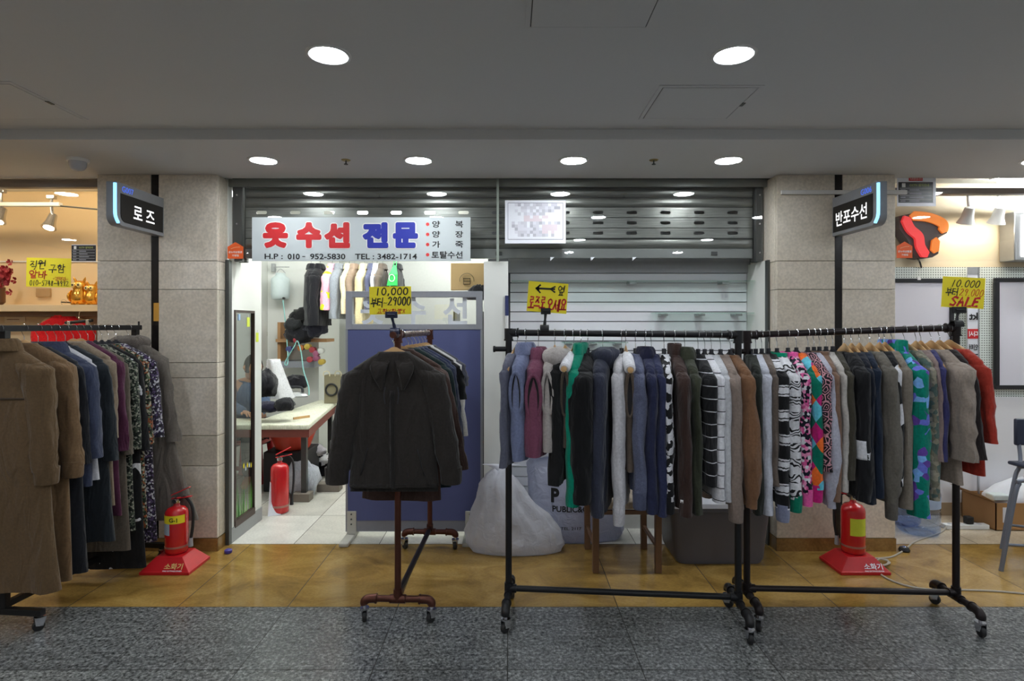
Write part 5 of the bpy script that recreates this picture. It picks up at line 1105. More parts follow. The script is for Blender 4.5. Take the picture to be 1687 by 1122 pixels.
# ---------------------------------------------------------------- fire extinguishers
def extinguisher(name, lab, x, y, zb, r, h, base=False, yaw=0.0, txt=None, band=None, label_col=None, hose=True, group=None):
    t = thing(name, lab, 'fire extinguisher', (x, y, 0), group); R = Matrix.Rotation(yaw, 3, 'Z'); O = Vector((x, y, 0))
    z = zb
    MB().lathe([(r * .8, z), (r * .97, z + .006), (r, z + .02), (r, z + h - r * .75), (r * .93, z + h - r * .45), (r * .72, z + h - r * .2), (r * .4, z + h - .006), (.018, z + h), (.016, z + h + .02), (.001, z + h + .021)], 32, (x, y, 0)).build('cylinder', M_ext, t, smooth=60)
    MB().lathe([(r * 1.01, z + h * .13), (r * 1.015, z + h * .14), (r * 1.015, z + h * .16), (r * 1.01, z + h * .17)], 32, (x, y, 0)).build('weld_ring', mat('ring_silver', rgb(176, 120, 110), .35, .4), t)
    MB().lathe([(.019, z + h + .012), (.022, z + h + .016), (.022, z + h + .04), (.012, z + h + .046), (.001, z + h + .047)], 16, (x, y, 0)).build('valve', M_chrome, t)
    for s, dz in ((0, .05), (1, .075)):
        mb = BOX(-.01, .115, -.011, .011, 0, .006, Matrix.Rotation(-.12 - .3 * s, 3, 'Y')); mb.v = [O + R @ (v + Vector((-.02, 0, z + h + dz - .012))) for v in mb.v]; mb.build('lever', M_redpl, t, bevel=.002)
    MB().tube([O + R @ Vector((.0, -.03, z + h + .03)), O + R @ Vector((.0, -.022, z + h + .03))], .014, 14).build('gauge', M_chrome, t)
    if hose:
        hp = smooth_path([O + R @ Vector(p) for p in ((.015, 0, z + h + .03), (r * .8, 0, z + h + .05), (r + .03, .0, z + h - .01), (r + .035, 0, z + h * .6), (r + .022, 0, z + h * .28))], 6)
        MB().tube(hp, .009, 10).build('hose', M_rubber, t); MB().tube([O + R @ Vector((r + .022, 0, z + h * .3)), O + R @ Vector((r + .02, 0, z + h * .12))], [.011, .015], 12).build('nozzle', mat('nozzle', rgb(150, 150, 154), .5) if base and yaw > -.5 else M_rubber, t)
    def wrap(nm, m, a0, a1, z0, z1):
        n = 12; mb = MB(); rr = []
        for zz_ in (z0, z1): rr.append([O + Vector((math.sin(a0 + (a1 - a0) * i / n) * r * 1.012, -math.cos(a0 + (a1 - a0) * i / n) * r * 1.012, zz_)) for i in range(n + 1)])
        mb.loft(rr, False, False, closed=False); return mb.build(nm, m, t, smooth=60)
    if label_col: wrap('label', label_col, -.75, .75, z + h * .38, z + h * .72)
    if band: wrap('yellow_band', M_yellow, -1.25, 1.25, z + h * .66, z + h * .83); wrap('label', mat('pale_label', rgb(176, 190, 206), .5), -1.1, -.1, z + h * .42, z + h * .66); text(t, 'G-1', (x + r * .25, y - r * 1.03, z + h * .745), .05, .026, M_ink, .02, bvh=None)
    if base:
        pr = []
        for w, d, zz_ in ((.30, .25, 0), (.30, .25, .018), (.29, .24, .02), (.17, .15, .085), (.165, .145, .09)):
            pr.append([O + Vector((sx * w / 2, sy * d / 2 - .01, zz_)) for sx, sy in ((-1, -1), (1, -1), (1, 1), (-1, 1))])
        MB().loft(pr).build('stand', M_redpl, t, smooth=0, bevel=.006)
        sl = math.atan2(.045, .065); RR = FRONT @ Matrix.Rotation(-sl, 3, 'X')
        text(t, '소화기', (x + .05, y - .121, .048), .11, .036, mat('sign_gold', rgb(216, 190, 120), .5) if band else M_wpaper, .02, RR); text(t, 'FIRE EXTINGUISHER', (x + .05, y - .136, .026), .115, .008, M_wpaper, .01, RR)
    return t
extinguisher('fire_extinguisher', 'red fire extinguisher with yellow G-1 band on a red stand under the grey coat', PX(300, 3.68), 3.62, .09, .066, .29, True, .0, band=True, group='extinguishers on red stands')
extinguisher('fire_extinguisher', 'red fire extinguisher with lime label on a red stand behind the bronze rack', PX(1396, 3.68), 3.62, .09, .068, .31, True, PI - .3, label_col=mat('lime_label', rgb(214, 222, 60), .5), group='extinguishers on red stands')
extinguisher('fire_extinguisher', 'tall plain red extinguisher on the floor in front of the table leg', PX(456, 4.6), 4.66, 0, .07, .40, False, .5, hose=True)
# ---------------------------------------------------------------- tailor shop: tinted window in the partition
wy0, wy1, wz0, wz1 = 4.06, 4.352, .135, 1.585
M_frame = mat('brown_frame', rgb(64, 50, 44), .5)
t = thing('tinted_window', 'tall grey tinted window with dark brown frame and a grass sticker in the white partition', 'window', (-1.93, (wy0 + wy1) / 2, wz0))
w = .018
BOX(-1.926, -1.897, wy0 - w, wy0, wz0, wz1 + w).box(-1.926, -1.897, wy1, wy1 + .004, wz0, wz1 + w).box(-1.926, -1.897, wy0, wy1, wz1, wz1 + w).box(-1.926, -1.894, wy0 - w, wy1 + .004, wz0 - .045, wz0).build('frame', M_frame, t, smooth=0)
BOX(-1.920, -1.916, wy0, wy1, wz0, wz1).build('pane', glass_mat('tinted_glass', (.74, .76, .75, 1), .02), t, smooth=0)
rnd = random.Random(8)
for i in range(34):
    y = wy0 + .008 + (wy1 - wy0 - .016) * rnd.random(); h = rnd.uniform(.14, .27); dy = rnd.uniform(-.02, .02)
    MB().add([(-1.914, y - .004, wz0 + .004), (-1.914, y + .004, wz0 + .004), (-1.914, y + dy, wz0 + h)], [(0, 1, 2)]).build('grass_blade', mat('sticker_green_%d' % (i % 2), (rgb(66, 150, 60), rgb(120, 180, 76))[i % 2], .6), t, smooth=0)
for i in range(5):
    y = wy1 - .02 - .03 * i; z = wz0 + .29 + .04 * rnd.random() 
    MB().prism([(-.008, 0), (.008, 0), (.011, .035), (.004, .02), (0, .04), (-.004, .02), (-.011, .035)], -1.9145, -1.914, lambda u, v, d: Vector((d, y + u, z + v))).build('tulip', mat('tulip_%d' % (i % 2), (rgb(232, 214, 50), rgb(190, 206, 214))[i % 2], .6), t, smooth=0)
def tag_card(x, y, z, lab):
    t = thing('yellow_tag', lab, 'tag', (x, y, z), 'small yellow tags')
    BOX(x, x + .002, y - .022, y + .022, z - .07, z).build('tag', mat('lime_tag', rgb(214, 226, 70), .6), t, smooth=0, bevel=.0005)
    MB().tube([(x + .002, y, z - .005), (x + .004, y, z + .02)], .0015, 6).build('string', M_white, t)
tag_card(-1.913, 4.28, 1.555, 'yellow tag hanging inside the tinted window frame'); tag_card(-1.904, 4.41, 1.44, 'yellow tag hanging on the white partition beside the tinted window')
tag(BOX(-1.905, -1.895, 4.09, 4.12, 1.53, 1.575).build('adhesive_hook', mat('pale_blue', rgb(150, 180, 210), .5), bevel=.003), 'pale blue adhesive hook at the top of the tinted window', 'hook')
# ---------------------------------------------------------------- blue office partition
PY = 4.12; x0, x1 = PX(571, PY), PX(795, PY); Z = lambda py: PZ(py, PY)
M_pf = mat('partition_grey', rgb(150, 152, 160), .4, .2); M_blue = mat('partition_blue', rgb(88, 94, 138), .95, 0, .06, 300, .2)
t = thing('office_partition', 'freestanding blue fabric office partition with a lettered glass strip on top', 'partition', ((x0 + x1) / 2, PY, 0))
fr = MB(); d0, d1 = PY - .025, PY + .025; fw = .045
fr.box(x0, x0 + fw, d0, d1, Z(543), Z(480)).box(x1 - fw, x1, d0, d1, Z(543), Z(480)).box(x0 + fw, x1 - fw, d0, d1, Z(490), Z(480)).box(x0 + fw, x1 - fw, d0, d1, Z(543), Z(534)).build('glazing_frame', M_pf, t, smooth=0, bevel=.002)
BOX(x0, x0 + .014, d0, d1, .045, Z(543)).box(x1 - .014, x1, d0, d1, .045, Z(543)).build('side_rail', M_pf, t, smooth=0)
BOX(x0 + .014, x1 - .014, d0 + .004, d1 - .004, Z(856), Z(543)).build('fabric_panel', M_blue, t, smooth=0)
BOX(x0 + .014, x1 - .014, d0 + .006, d1 - .006, .045, Z(856)).build('kick_panel', mat('kick_grey', rgb(140, 142, 152), .35, .3), t, smooth=0)
BOX(x0 + fw, x1 - fw, PY - .003, PY + .003, Z(534), Z(490)).build('pane', glass_mat('clear_glass'), t, smooth=0)
M_let = mat('vinyl_white', rgb(206, 210, 216), .5)
for ch, a, b in (('옷', 594, 634), ('수', 660, 702), ('선', 730, 770)): text(t, ch, ((PX(a, PY) + PX(b, PY)) / 2, PY - .0045, (Z(489) + Z(535)) / 2), PX(b, PY) - PX(a, PY), Z(489) - Z(535), M_let, .03)
for xx in (x0 + .03, x1 - .1):
    ft = BOX(xx - .02, xx + .045, PY - .032, PY + .032, .03, .19).build('foot_bracket', mat('foot_beige', rgb(186, 184, 174), .5), t, smooth=0, bevel=.003)
    BOX(xx - .03, xx + .035, PY - .2, PY + .2, .0, .028).build('foot', mat('foot_beige', rgb(186, 184, 174), .5), t, smooth=0, bevel=.008)
    for k in range(3): MB().lathe([(.001, -.003), (.006, -.002), (.006, .002)], 10, (xx + .012, PY - .033, .1 + .035 * k), 'y').build('bolt', M_dkgrey, t)
# ---------------------------------------------------------------- display bay: glass shelves, pole
def gshelf(px0, px1, py, lab):
    a, b, z = PX(px0, 4.22), PX(px1, 4.22), PZ(py, 4.22)
    t = thing('glass_shelf', lab, 'shelf', ((a + b) / 2, 4.22, z), 'glass shelves on the slat board')
    BOX(a, b, 4.15, 4.298, z - .004, z + .004).build('pane', glass_mat('shelf_glass', (.82, .92, .87, 1), .12), t, smooth=0)
    for q in (.12, .5, .88): BOX(a + (b - a) * q - .03, a + (b - a) * q + .02, 4.2, 4.3, z - .02, z - .004).build('bracket', M_alu, t, bevel=.003)
gshelf(843, 1243, 464, 'long glass shelf near the top of the white slat board'); gshelf(1076, 1236, 516, 'shorter glass shelf on the slat board behind the black rack'); gshelf(925, 1032, 564, 'short glass shelf low on the slat board behind the hangers')
t = thing('pole', 'white pole with dark blue grip leaning beside the display bay post', 'pole', (PX(835, 3.97), 3.96, 0))
MB().tube([(PX(835, 3.97), 3.95, 0), (PX(835, 3.97), 3.985, PZ(520, 3.97))], .011, 12).build('shaft', M_white, t); MB().tube([(PX(835, 3.97), 3.985, PZ(520, 3.97)), (PX(835, 3.97), 3.988, PZ(487, 3.97))], .013, 12).build('grip', mat('grip_blue', rgb(36, 46, 96), .5), t)
# ---------------------------------------------------------------- bags, chair, tub before the bay
def blob(rings, loc, seed, amp=.02, n=64, freq=7.0, pleat=0.0):
    rr = []; L = Vector(loc)
    for z, xc, rx, ry, yc in rings:
        ring = []
        for j in range(n):
            a = 2 * PI * j / n; c, s = math.cos(a), math.sin(a)
            v = Vector((c * 2.2 + seed, s * 2.2, z * freq)); d = 1 + amp * 8 * noise.noise(v) * .6 + amp * 5 * noise.noise(v * 2.7) * .5
            if pleat: d += pleat * min(1, z * 3.2) * (math.sin(7 * a + 3 * noise.noise(Vector((a, z * 5, seed)))) * .6 + .5 * abs(math.sin(11 * a + seed + z * 9)) + .5 * noise.noise(Vector((c * 4, s * 4, z * 12 + seed))))
            if z < .02: d = 1 + .04 * noise.noise(v)
            ring.append(L + Vector((xc + rx * c * d, yc + ry * s * d, max(0.002, z + (0 if z < .03 else .02 * noise.noise(Vector((c * 2, s * 2 + seed, z * 3))))))))
        rr.append(ring)
    out = [rr[0]]
    for a, b in zip(rr, rr[1:]):
        for q in (1 / 3, 2 / 3, 1):
            m_ = [p.lerp(r, q) for p, r in zip(a, b)]
            if q < 1: m_ = [p + (p - L).normalized() * .012 * noise.noise(p * 21) for p in m_]
            out.append(m_)
    return MB().loft(out)
M_film = plastic_film('white_film', rgb(236, 237, 244), .88)
t = thing('plastic_bag', 'bulging white plastic bag slumped by the upright of the black rack', 'bag', (.05, 3.88, 0))
blob([(.002, .05, .30, .11, 0), (.05, .05, .335, .135, 0), (.13, .03, .31, .13, 0), (.24, .0, .23, .12, 0), (.34, -.03, .16, .1, 0), (.43, -.05, .13, .08, 0), (.5, -.055, .085, .055, 0), (.54, -.05, .04, .035, 0)], (0, 3.88, 0), 2.0, .026, pleat=.17).build('bag', M_film, t, smooth=80)
for s in (-1, 1):
    MB().loft([[Vector((-.05 + s * .02 + s * .05 * f + .02 * math.cos(a) * (1 + 2 * f), 3.88 + .02 * math.sin(a), .53 + .09 * f - .05 * f * f)) for a in [2 * PI * j / 10 for j in range(10)]] for f in [i / 4 for i in range(5)]]).build('tied_ear', M_film, t, smooth=80)
o = thing('shop_bag', 'large white printed shopping bag full of stock behind the wooden chair', 'bag', (.48, 4.11, 0))
b = blob([(.002, .48, .3, .12, 0), (.05, .48, .335, .145, 0), (.2, .46, .31, .15, 0), (.33, .42, .27, .15, 0), (.45, .36, .22, .13, 0), (.53, .3, .17, .1, 0), (.57, .3, .14, .07, 0)], (0, 4.11, 0), 5.0, .014, pleat=.05)
bm_ = BVHTree.FromPolygons([v.copy() for v in b.v], list(b.f)); b.build('bag', plastic_film('pale_film', rgb(206, 210, 228), .95), o, smooth=80)
for s, px, py, w_, h_, bo in (('PUBLIC&Co', 942, 836, .27, .042, .025), ('P', 914, 814, .055, .1, .05), ('L', 964, 814, .055, .1, .05), ('TEL. 2117', 940, 868, .14, .02, .01), ('F U', 917, 789, .03, .09, .03)):
    R = FRONT if s != 'F U' else FRONT @ Matrix.Rotation(PI / 2, 3, 'Z')
    if s == 'F U': w_, h_ = .09, .03
    text(o, s, P(px, py, 4.0), w_, h_, M_ink, bo, R, bvh=bm_, out=.003)
o = thing('white_pouch', 'small crumpled white bag lying on top of the printed shopping bag', 'bag', (.24, 4.06, .58))
blob([(.59, .22, .1, .07, 0), (.62, .22, .16, .1, 0), (.67, .21, .14, .09, 0), (.70, .2, .07, .05, 0)], (0, 4.08, 0), 9.0, .03).build('pouch', M_film, o, smooth=80)
M_chair = mat('walnut', rgb(112, 82, 58), .45, 0, .2, 12)
t = thing('wooden_chair', 'walnut wooden chair with cream seat behind the black rack', 'chair', (.715, 3.7, 0))
for xx, yy, h in ((.527, 3.53, .40), (.905, 3.53, .40), (.527, 3.9, .86), (.905, 3.9, .86)):
    a, b = Vector((xx, yy, 0)), Vector((xx, yy + (.05 if h > .5 else 0), h)); bar(MB(), a, b, .019).build('leg', M_chair, t, smooth=0, bevel=.004)
for a, b in (((.546, 3.53), (.886, 3.53)), ((.546, 3.91), (.886, 3.91)), ((.527, 3.55), (.527, 3.89)), ((.905, 3.55), (.905, 3.89))):
    bar(MB(), Vector((*a, .365)), Vector((*b, .365)), .012).build('apron', M_chair, t, smooth=0)
bar(MB(), Vector((.527, 3.55, .15)), Vector((.527, 3.89, .15)), .01).build('stretcher', M_chair, t, smooth=0); bar(MB(), Vector((.905, 3.55, .15)), Vector((.905, 3.89, .15)), .01).build('stretcher', M_chair, t, smooth=0)
BOX(.51, .922, 3.5, 3.89, .385, .455).build('cushion', F(A_(150, 138, 124, 1.1)), t, bevel=.025, seg=4)
for z in (.6, .72, .82): bar(MB(), Vector((.546, 3.93, z)), Vector((.886, 3.93, z)), .014).build('back_slat', M_chair, t, smooth=0)
M_tub = mat('tub_grey', rgb(98, 98, 106), .45, 0, .02)
t = thing('storage_tub', 'large grey plastic storage tub with clear lid behind the rack uprights', 'tub', (1.32, 3.83, 0))
def rr3(xc, yc, w_, d_, r, z): return [Vector((xc + u, yc + v, z)) for u, v in rrect(w_, d_, r, 5)]
MB().loft([rr3(1.33, 3.83, .53, .35, .05, 0), rr3(1.33, 3.83, .56, .37, .05, .03), rr3(1.325, 3.83, .63, .41, .05, .33), rr3(1.325, 3.83, .66, .43, .05, .335), rr3(1.325, 3.83, .66, .43, .05, .355), rr3(1.325, 3.83, .62, .39, .05, .355), rr3(1.33, 3.83, .55, .34, .05, .06)], True, True).build('tub', M_tub, t, smooth=40)
MB().loft([rr3(1.325, 3.83, .66, .43, .05, .356), rr3(1.325, 3.83, .67, .44, .05, .36), rr3(1.325, 3.83, .66, .43, .05, .385), rr3(1.325, 3.83, .6, .38, .05, .392), rr3(1.325, 3.83, .56, .34, .05, .41)]).build('lid', mat('clear_lid', rgb(206, 208, 216), .25, 0, .03), t, smooth=40)
for s in (-1, 1): BOX(1.325 + s * .335 - .015, 1.325 + s * .335 + .015, 3.76, 3.9, .3, .38).build('latch', M_tub, t, bevel=.004)
o = blob([(.415, 1.3, .16, .1, 0), (.44, 1.3, .2, .12, 0), (.48, 1.3, .15, .1, 0), (.5, 1.3, .06, .05, 0)], (0, 3.83, 0), 4, .03).build('folded_fabric', F(WT), smooth=80); tag(o, 'white folded fabric lying on the lid of the grey tub', 'fabric')
# ---------------------------------------------------------------- by the phone shop: bottles, power strip, cord, box, chair
def jug(x, y, lab):
    t = thing('water_jug', lab, 'water jug', (x, y, 0), 'blue water jugs')
    pr = [(.09, 0), (.125, .008), (.135, .025), (.135, .07), (.128, .08), (.135, .09), (.135, .16), (.128, .17), (.135, .18), (.135, .29), (.125, .33), (.09, .39), (.04, .43), (.03, .445), (.03, .47), (.001, .471)]
    MB().lathe(pr, 36, (x, y, 0)).build('bottle', glass_mat('jug_blue', (.66, .76, .95, 1), .05), t, smooth=60)
    MB().lathe([(.001, .473), (.034, .473), (.034, .5), (.001, .502)], 20, (x, y, 0)).build('cap', mat('cap_white', rgb(220, 224, 230), .5), t)
    n = 10; MB().loft([[Vector((x + math.sin(-.4 + 1.2 * i / n) * .1365, y - math.cos(-.4 + 1.2 * i / n) * .1365, z)) for i in range(n + 1)] for z in (.2, .28)], False, False, closed=False).build('label', mat('jug_label', rgb(170, 190, 220), .5), t)
jug(PX(1519, 4.18), 4.22, 'blue water jug standing clear of the stone pillar'); jug(PX(1478, 4.46) , 4.43, 'blue water jug half hidden by the stone pillar')
t = thing('power_strip', 'white power strip on the floor between the water jugs and the cardboard box', 'power strip', (3.36, 4.29, 0))
BOX(3.2, 3.52, 4.262, 4.318, 0, .035).build('body', M_white, t, bevel=.006)
for i in range(4): MB().lathe([(.001, .0355), (.018, .0355), (.019, .034)], 16, (3.25 + .07 * i, 4.29, 0)).build('socket', mat('socket_grey', rgb(190, 192, 196), .5), t)
o = BOX(3.36, 3.41, 4.268, 4.312, .0365, .09).build('plug', M_rubber, bevel=.006); tag(o, 'black adapter plug standing in the white power strip', 'plug')
Fp = lambda px, py, z=.005: Vector(((px - VX) * (CAMZ - z) / (py - VY), FPX * (CAMZ - z) / (py - VY), z))
cp = [Fp(1558, 867, .02), Fp(1552, 876), Fp(1530, 884), Fp(1506, 893), Fp(1490, 906), Fp(1470, 917), Fp(1448, 920), Fp(1434, 924), Fp(1440, 931, .012), Fp(1460, 930, .012), Fp(1462, 923, .016), Fp(1444, 920, .018), Fp(1436, 926, .016), Fp(1450, 932, .012), Fp(1466, 927, .012), Fp(1450, 921, .02), Fp(1442, 928), Fp(1444, 938), Fp(1458, 951), Fp(1490, 964), Fp(1530, 971), Fp(1590, 972), Fp(1640, 974), Fp(1700, 979), Fp(1760, 982)]
o = MB().tube(smooth_path(cp, 8), .0055, 8).build('extension_cable', mat('cord_grey', rgb(172, 164, 150), .55)); tag(o, 'pale grey cable looped on the ochre floor and running to the power strip', 'cable')
o = thing('floor_spotlight', 'tiny dark spotlight fitting on the floor at the pillar corner by the phone shop', 'spotlight', (2.60, 3.86, 0))
MB().lathe([(.03, 0), (.034, .01), (.026, .026), (.001, .028)], 18, (2.62, 3.86, 0)).build('body', M_rubber, o); MB().lathe([(.001, .028), (.014, .028), (.012, .032), (.001, .033)], 14, (2.62, 3.86, 0)).build('lens', M_chrome, o)
t = thing('cardboard_box', 'open brown cardboard box at the edge of the photo beside the grey chair', 'box', (3.83, 4.4, 0))
M_card = mat('cardboard', rgb(176, 134, 88), .8, 0, .05, 20); bx0, bx1, by0, by1, bh = 3.545, 4.12, 4.24, 4.56, .2
BOX(bx0, bx1, by0, by0 + .006, 0, bh).box(bx0, bx1, by1 - .006, by1, 0, bh).box(bx0, bx0 + .006, by0, by1, 0, bh).box(bx1 - .006, bx1, by0, by1, 0, bh).box(bx0, bx1, by0, by1, 0, .006).build('carton', M_card, t, smooth=0)
MB().add([(bx0 + .006, by0, bh), (bx0 + .006, by1, bh), (bx0 - .1, by1, bh + .06), (bx0 - .1, by0, bh + .06)], [(0, 1, 2, 3)]).build('flap', M_card, t, smooth=0)
BOX(bx0 + .05, bx0 + .12, by0 - .001, by0, .06, .17).build('shipping_label', M_wpaper, t, smooth=0); BOX(bx0 + .25, bx0 + .31, by0 - .001, by0, 0, bh).build('packing_tape', mat('tape_tan', rgb(190, 160, 110), .3), t, smooth=0)
b = blob([(.03, 3.85, .24, .12, 0), (.12, 3.85, .26, .13, 0), (.22, 3.85, .26, .14, 0), (.28, 3.88, .2, .11, 0), (.33, 3.9, .1, .06, 0)], (0, 4.4, 0), 12, .02); o = thing('parcel_bag', 'white parcel bag with black letters heaped in the cardboard box', 'bag', (3.85, 4.4, .03))
b2 = BVHTree.FromPolygons([v.copy() for v in b.v], list(b.f)); b.build('bag', M_wpaper, o, smooth=80)
o = BOX(3.56, 3.68, 4.28, 4.36, .203, .25).build('tissue_pack', mat('pale_pack', rgb(214, 224, 224), .5), bevel=.01); tag(o, 'pale tissue pack on the near corner of the cardboard box', 'pack')
M_cg = mat('chair_grey', rgb(122, 128, 142), .4, .4)
t = thing('grey_chair', 'tall chair of grey tube with a navy black backrest, cut by the photo edge', 'chair', (3.4, 3.65, 0))
for yy in (3.55, 3.9):
    dx = .3 if yy > 3.7 else 0
    MB().tube(smooth_path([(3.0 + dx, yy, 0), (3.045 + dx, yy, .25), (3.085 + dx, yy, .46), (3.11 + dx, yy, .53), (3.16 + dx, yy, .55), (3.8, yy, .55)], 5), .0125, 12).build('leg', M_cg, t)
    MB().tube([(3.95, yy, 0), (3.8, yy, .55)], .0125, 12).build('leg', M_cg, t)
    MB().tube([(3.04 + dx, yy, .16), (3.92, yy, .10)], .009, 10).build('side_rung', M_cg, t)
MB().tube(smooth_path([(3.40, 3.88, .55), (3.425, 3.9, .6), (3.43, 3.92, .72), (3.43, 3.93, .84)], 4), .0115, 12).build('back_post', M_cg, t); MB().tube([(3.82, 3.88, .55), (3.83, 3.93, .84)], .0115, 12).build('back_post', M_cg, t)
M_seat = mat('seat_navy', rgb(40, 46, 66), .4)
BOX(3.40, 3.85, 3.905, 3.93, .69, .87).build('backrest', M_seat, t, bevel=.01); BOX(3.36, 3.85, 3.52, 3.93, .56, .585).build('seat', M_seat, t, bevel=.01)
o = MB().lathe([(.02, 0), (.024, .004), (.024, .02), (.014, .026), (.001, .027)], 18, (PX(376, 3.83), 3.83, 0)).build('bottle_cap', mat('violet_cap', rgb(60, 50, 140), .4)); tag(o, 'small violet cap on the floor at the foot of the door upright', 'cap')
# ---------------------------------------------------------------- tailor shop interior
TH = .66
M_pad = F(A_(214, 206, 186, 1.3)); M_wd = mat('table_wood', rgb(120, 60, 50), .6, 0, .1)
poly = [(-2.66, 4.9), (-1.68, 4.9), (-1.9, 6.5), (-2.12, 6.5), (-2.2, 5.24), (-2.66, 5.24)]
t = thing('ironing_table', 'long work table with cream padded top behind the white partition', 'table', (-1.95, 5.6, 0))
fxy = lambda u, v, d: Vector((u, v, d))
MB().prism(poly, TH - .045, TH, fxy).build('padded_top', M_pad, t, smooth=0, bevel=.012)
MB().prism([(a * .995 - .01, b + (.01 if b < 5 else -.01)) for a, b in poly], TH - .11, TH - .045, fxy).build('apron', M_wd, t, smooth=0)
for x, y in ((-1.745, 4.98), (-1.96, 6.4), (-2.6, 4.98)):
    bar(MB(), Vector((x, y, .07)), Vector((x, y, TH - .1)), .022).build('leg', M_dkgrey, t, smooth=0)
    o = BOX(x - .09, x + .06, y - .06, y + .05, 0, .07).build('brick_block', mat('brick_grey', rgb(120, 112, 102), .9), smooth=0, bevel=.004); tag(o, 'grey block under the table leg %s' % {4.98: 'beside the tall red extinguisher', 6.4: 'at the far end of the table'}[y] if x > -2.5 else 'grey block under the table leg behind the white partition', 'block')
# tank on the white wall, its bracket and hose
TY = 6.44; tx = PX(462, TY)
t = thing('water_tank', 'translucent white water tank hanging on the white wall', 'tank', (tx, TY, PZ(490, TY)))
MB().lathe([(.06, PZ(494, TY)), (.09, PZ(492, TY)), (.098, PZ(484, TY)), (.1, PZ(465, TY)), (.095, PZ(459, TY)), (.06, PZ(455, TY)), (.05, PZ(452, TY)), (.05, PZ(450, TY)), (.001, PZ(450, TY))], 28, (tx, TY, 0)).build('tank', mat('tank_white', rgb(206, 218, 218), .4), t, smooth=60)
MB().lathe([(.001, -.02), (.012, -.018), (.012, .01)], 12, (PX(473, TY), TY - .09, PZ(492, TY)), 'y').build('tap', M_rubber, t)
MB().tube(smooth_path([(PX(456, TY), TY, PZ(450, TY)), (PX(462, TY), TY, PZ(443, TY)), (PX(470, TY), TY, PZ(450, TY))], 4), .004, 6).build('handle', M_chrome, t)
t = thing('wall_bracket', 'metal arm on a plate that carries the water tank', 'bracket', (PX(450, 6.5), 6.57, PZ(441, 6.5)))
BOX(PX(447, 6.55), PX(452, 6.55), 6.54, 6.599, PZ(448, 6.55), PZ(434, 6.55)).build('plate', M_alu, t, bevel=.004); MB().tube([P(450, 440, 6.54), P(476, 440, 6.44)], .006, 8).build('arm', M_chrome, t)
o = MB().tube(smooth_path([(PX(472, TY), TY - .1, PZ(495, TY)), P(471, 540, 6.3), P(474, 580, 6.2), P(474, 598, 6.15), P(471, 602, 6.14), P(470, 596, 6.15), P(484, 572, 6.15), P(490, 562, 6.15), P(496, 580, 6.1), P(500, 610, 6.05), P(508, 636, 6.0), P(509, 651, 5.95)], 6), .0062, 8).build('hose', mat('hose_teal', rgb(140, 200, 196), .4)); tag(o, 'pale teal hose running from the water tank down to the iron', 'hose')
o = BOX(PX(434, 6.6), PX(441, 6.6), 6.58, 6.6, PZ(554, 6.6), PZ(546, 6.6)).build('light_switch', mat('switch_cream', rgb(206, 204, 190), .5), bevel=.004); tag(o, 'cream light switch on the white wall by the partition edge', 'switch')
# clothes rail at the back and what hangs on it
rz_, ry_ = PZ(428, 6.2), 6.2
t = thing('clothes_rail', 'metal clothes rail under the shop sign at the back of the tailor shop', 'rail', (-1.4, ry_, rz_)); MB().tube([(-2.15, ry_, rz_), (-.4, ry_, rz_)], .012, 10).build('tube', M_alu, t)
for x in (-2.1, -.45): MB().tube([(x, ry_, rz_), (x, ry_, 2.61)], .008, 8).build('drop_rod', M_alu, t)
BLK = F(A_(30, 30, 36))
for i, (px, ye, c, nm, cat, lab, o) in enumerate((
    (513, 535, BLK, 'coat', 'coat', 'long black coat at the wall end of the back rail', T_(t=.13, L=.62, rz=-1.2)),
    (527, 538, F(A_(24, 24, 30)), 'coat', 'coat', 'second black coat with pointed lapel on the back rail', T_(t=.12, L=.62)),
    (547, 517, F(A_(222, 160, 176, 1.2), 'blot', A_(206, 222, 40, 1.2), sc_=5, extra=.56), 'fluffy_jacket', 'jacket', 'pink and lime fluffy jacket on the back rail', T_(t=.12, L=.46, puff=.2)),
    (559, 532, F(A_(150, 156, 166)), 'padded_jacket', 'jacket', 'light grey padded jacket on the back rail', T_(t=.1, L=.55, puff=.15)),
    (575, 515, F(A_(206, 192, 160, 1.2)), 'coat', 'coat', 'ivory coat next to the grey padded jacket on the back rail', T_(t=.07, L=.5)),
    (584, 515, F(A_(160, 136, 116)), 'jacket', 'jacket', 'light brown jacket on the back rail', T_(t=.07, L=.5)),
    (600, 530, F(A_(200, 186, 146, 1.2)), 'coat', 'coat', 'long sand coat on the back rail behind the partition', T_(t=.1, L=.6)),
    (613, 500, F(A_(84, 88, 116)), 'jacket', 'jacket', 'blue grey jacket on the back rail', T_(t=.07, L=.45)),
    (621, 480, F(WT), 'shirt', 'shirt', 'white shirt on the back rail', T_(t=.05, L=.4)),
    (630, 490, F(A_(100, 88, 78)), 'jacket', 'jacket', 'grey brown jacket on the back rail', T_(t=.08, L=.45)),
    (655, 490, F(A_(30, 30, 34)), 'jacket', 'jacket', 'black jacket behind the green bag on the back rail', T_(t=.08, L=.45)))):
    p = Vector((PX(px, ry_), ry_, rz_)); rz = o.pop('rz', -PI / 2 - .02); nz, sl_ = fit('wood', .08, .2)
    garment(nm, lab, cat, p, rz, c, 'garments on the back rail', hs=.2, nw=.08, nz=nz, slope=sl_, sleeve=o['L'] - .12, sr=.055, st=o['t'] * .45, seed=i + 40, collar='fold', **o)
    hanger('wood', 'hanger on the back rail carrying the ' + lab.split(' on the')[0].split(' at the')[0], p, rz, 'hangers on the back rail')
t = thing('green_bag', 'bright green carrier bag with a white round mark hanging on the back rail', 'bag', P(646, 450, 5.9))
gx = [P(639, 470, 5.9), P(655, 470, 5.9), P(654, 447, 5.95), P(648, 437, 6.0)]
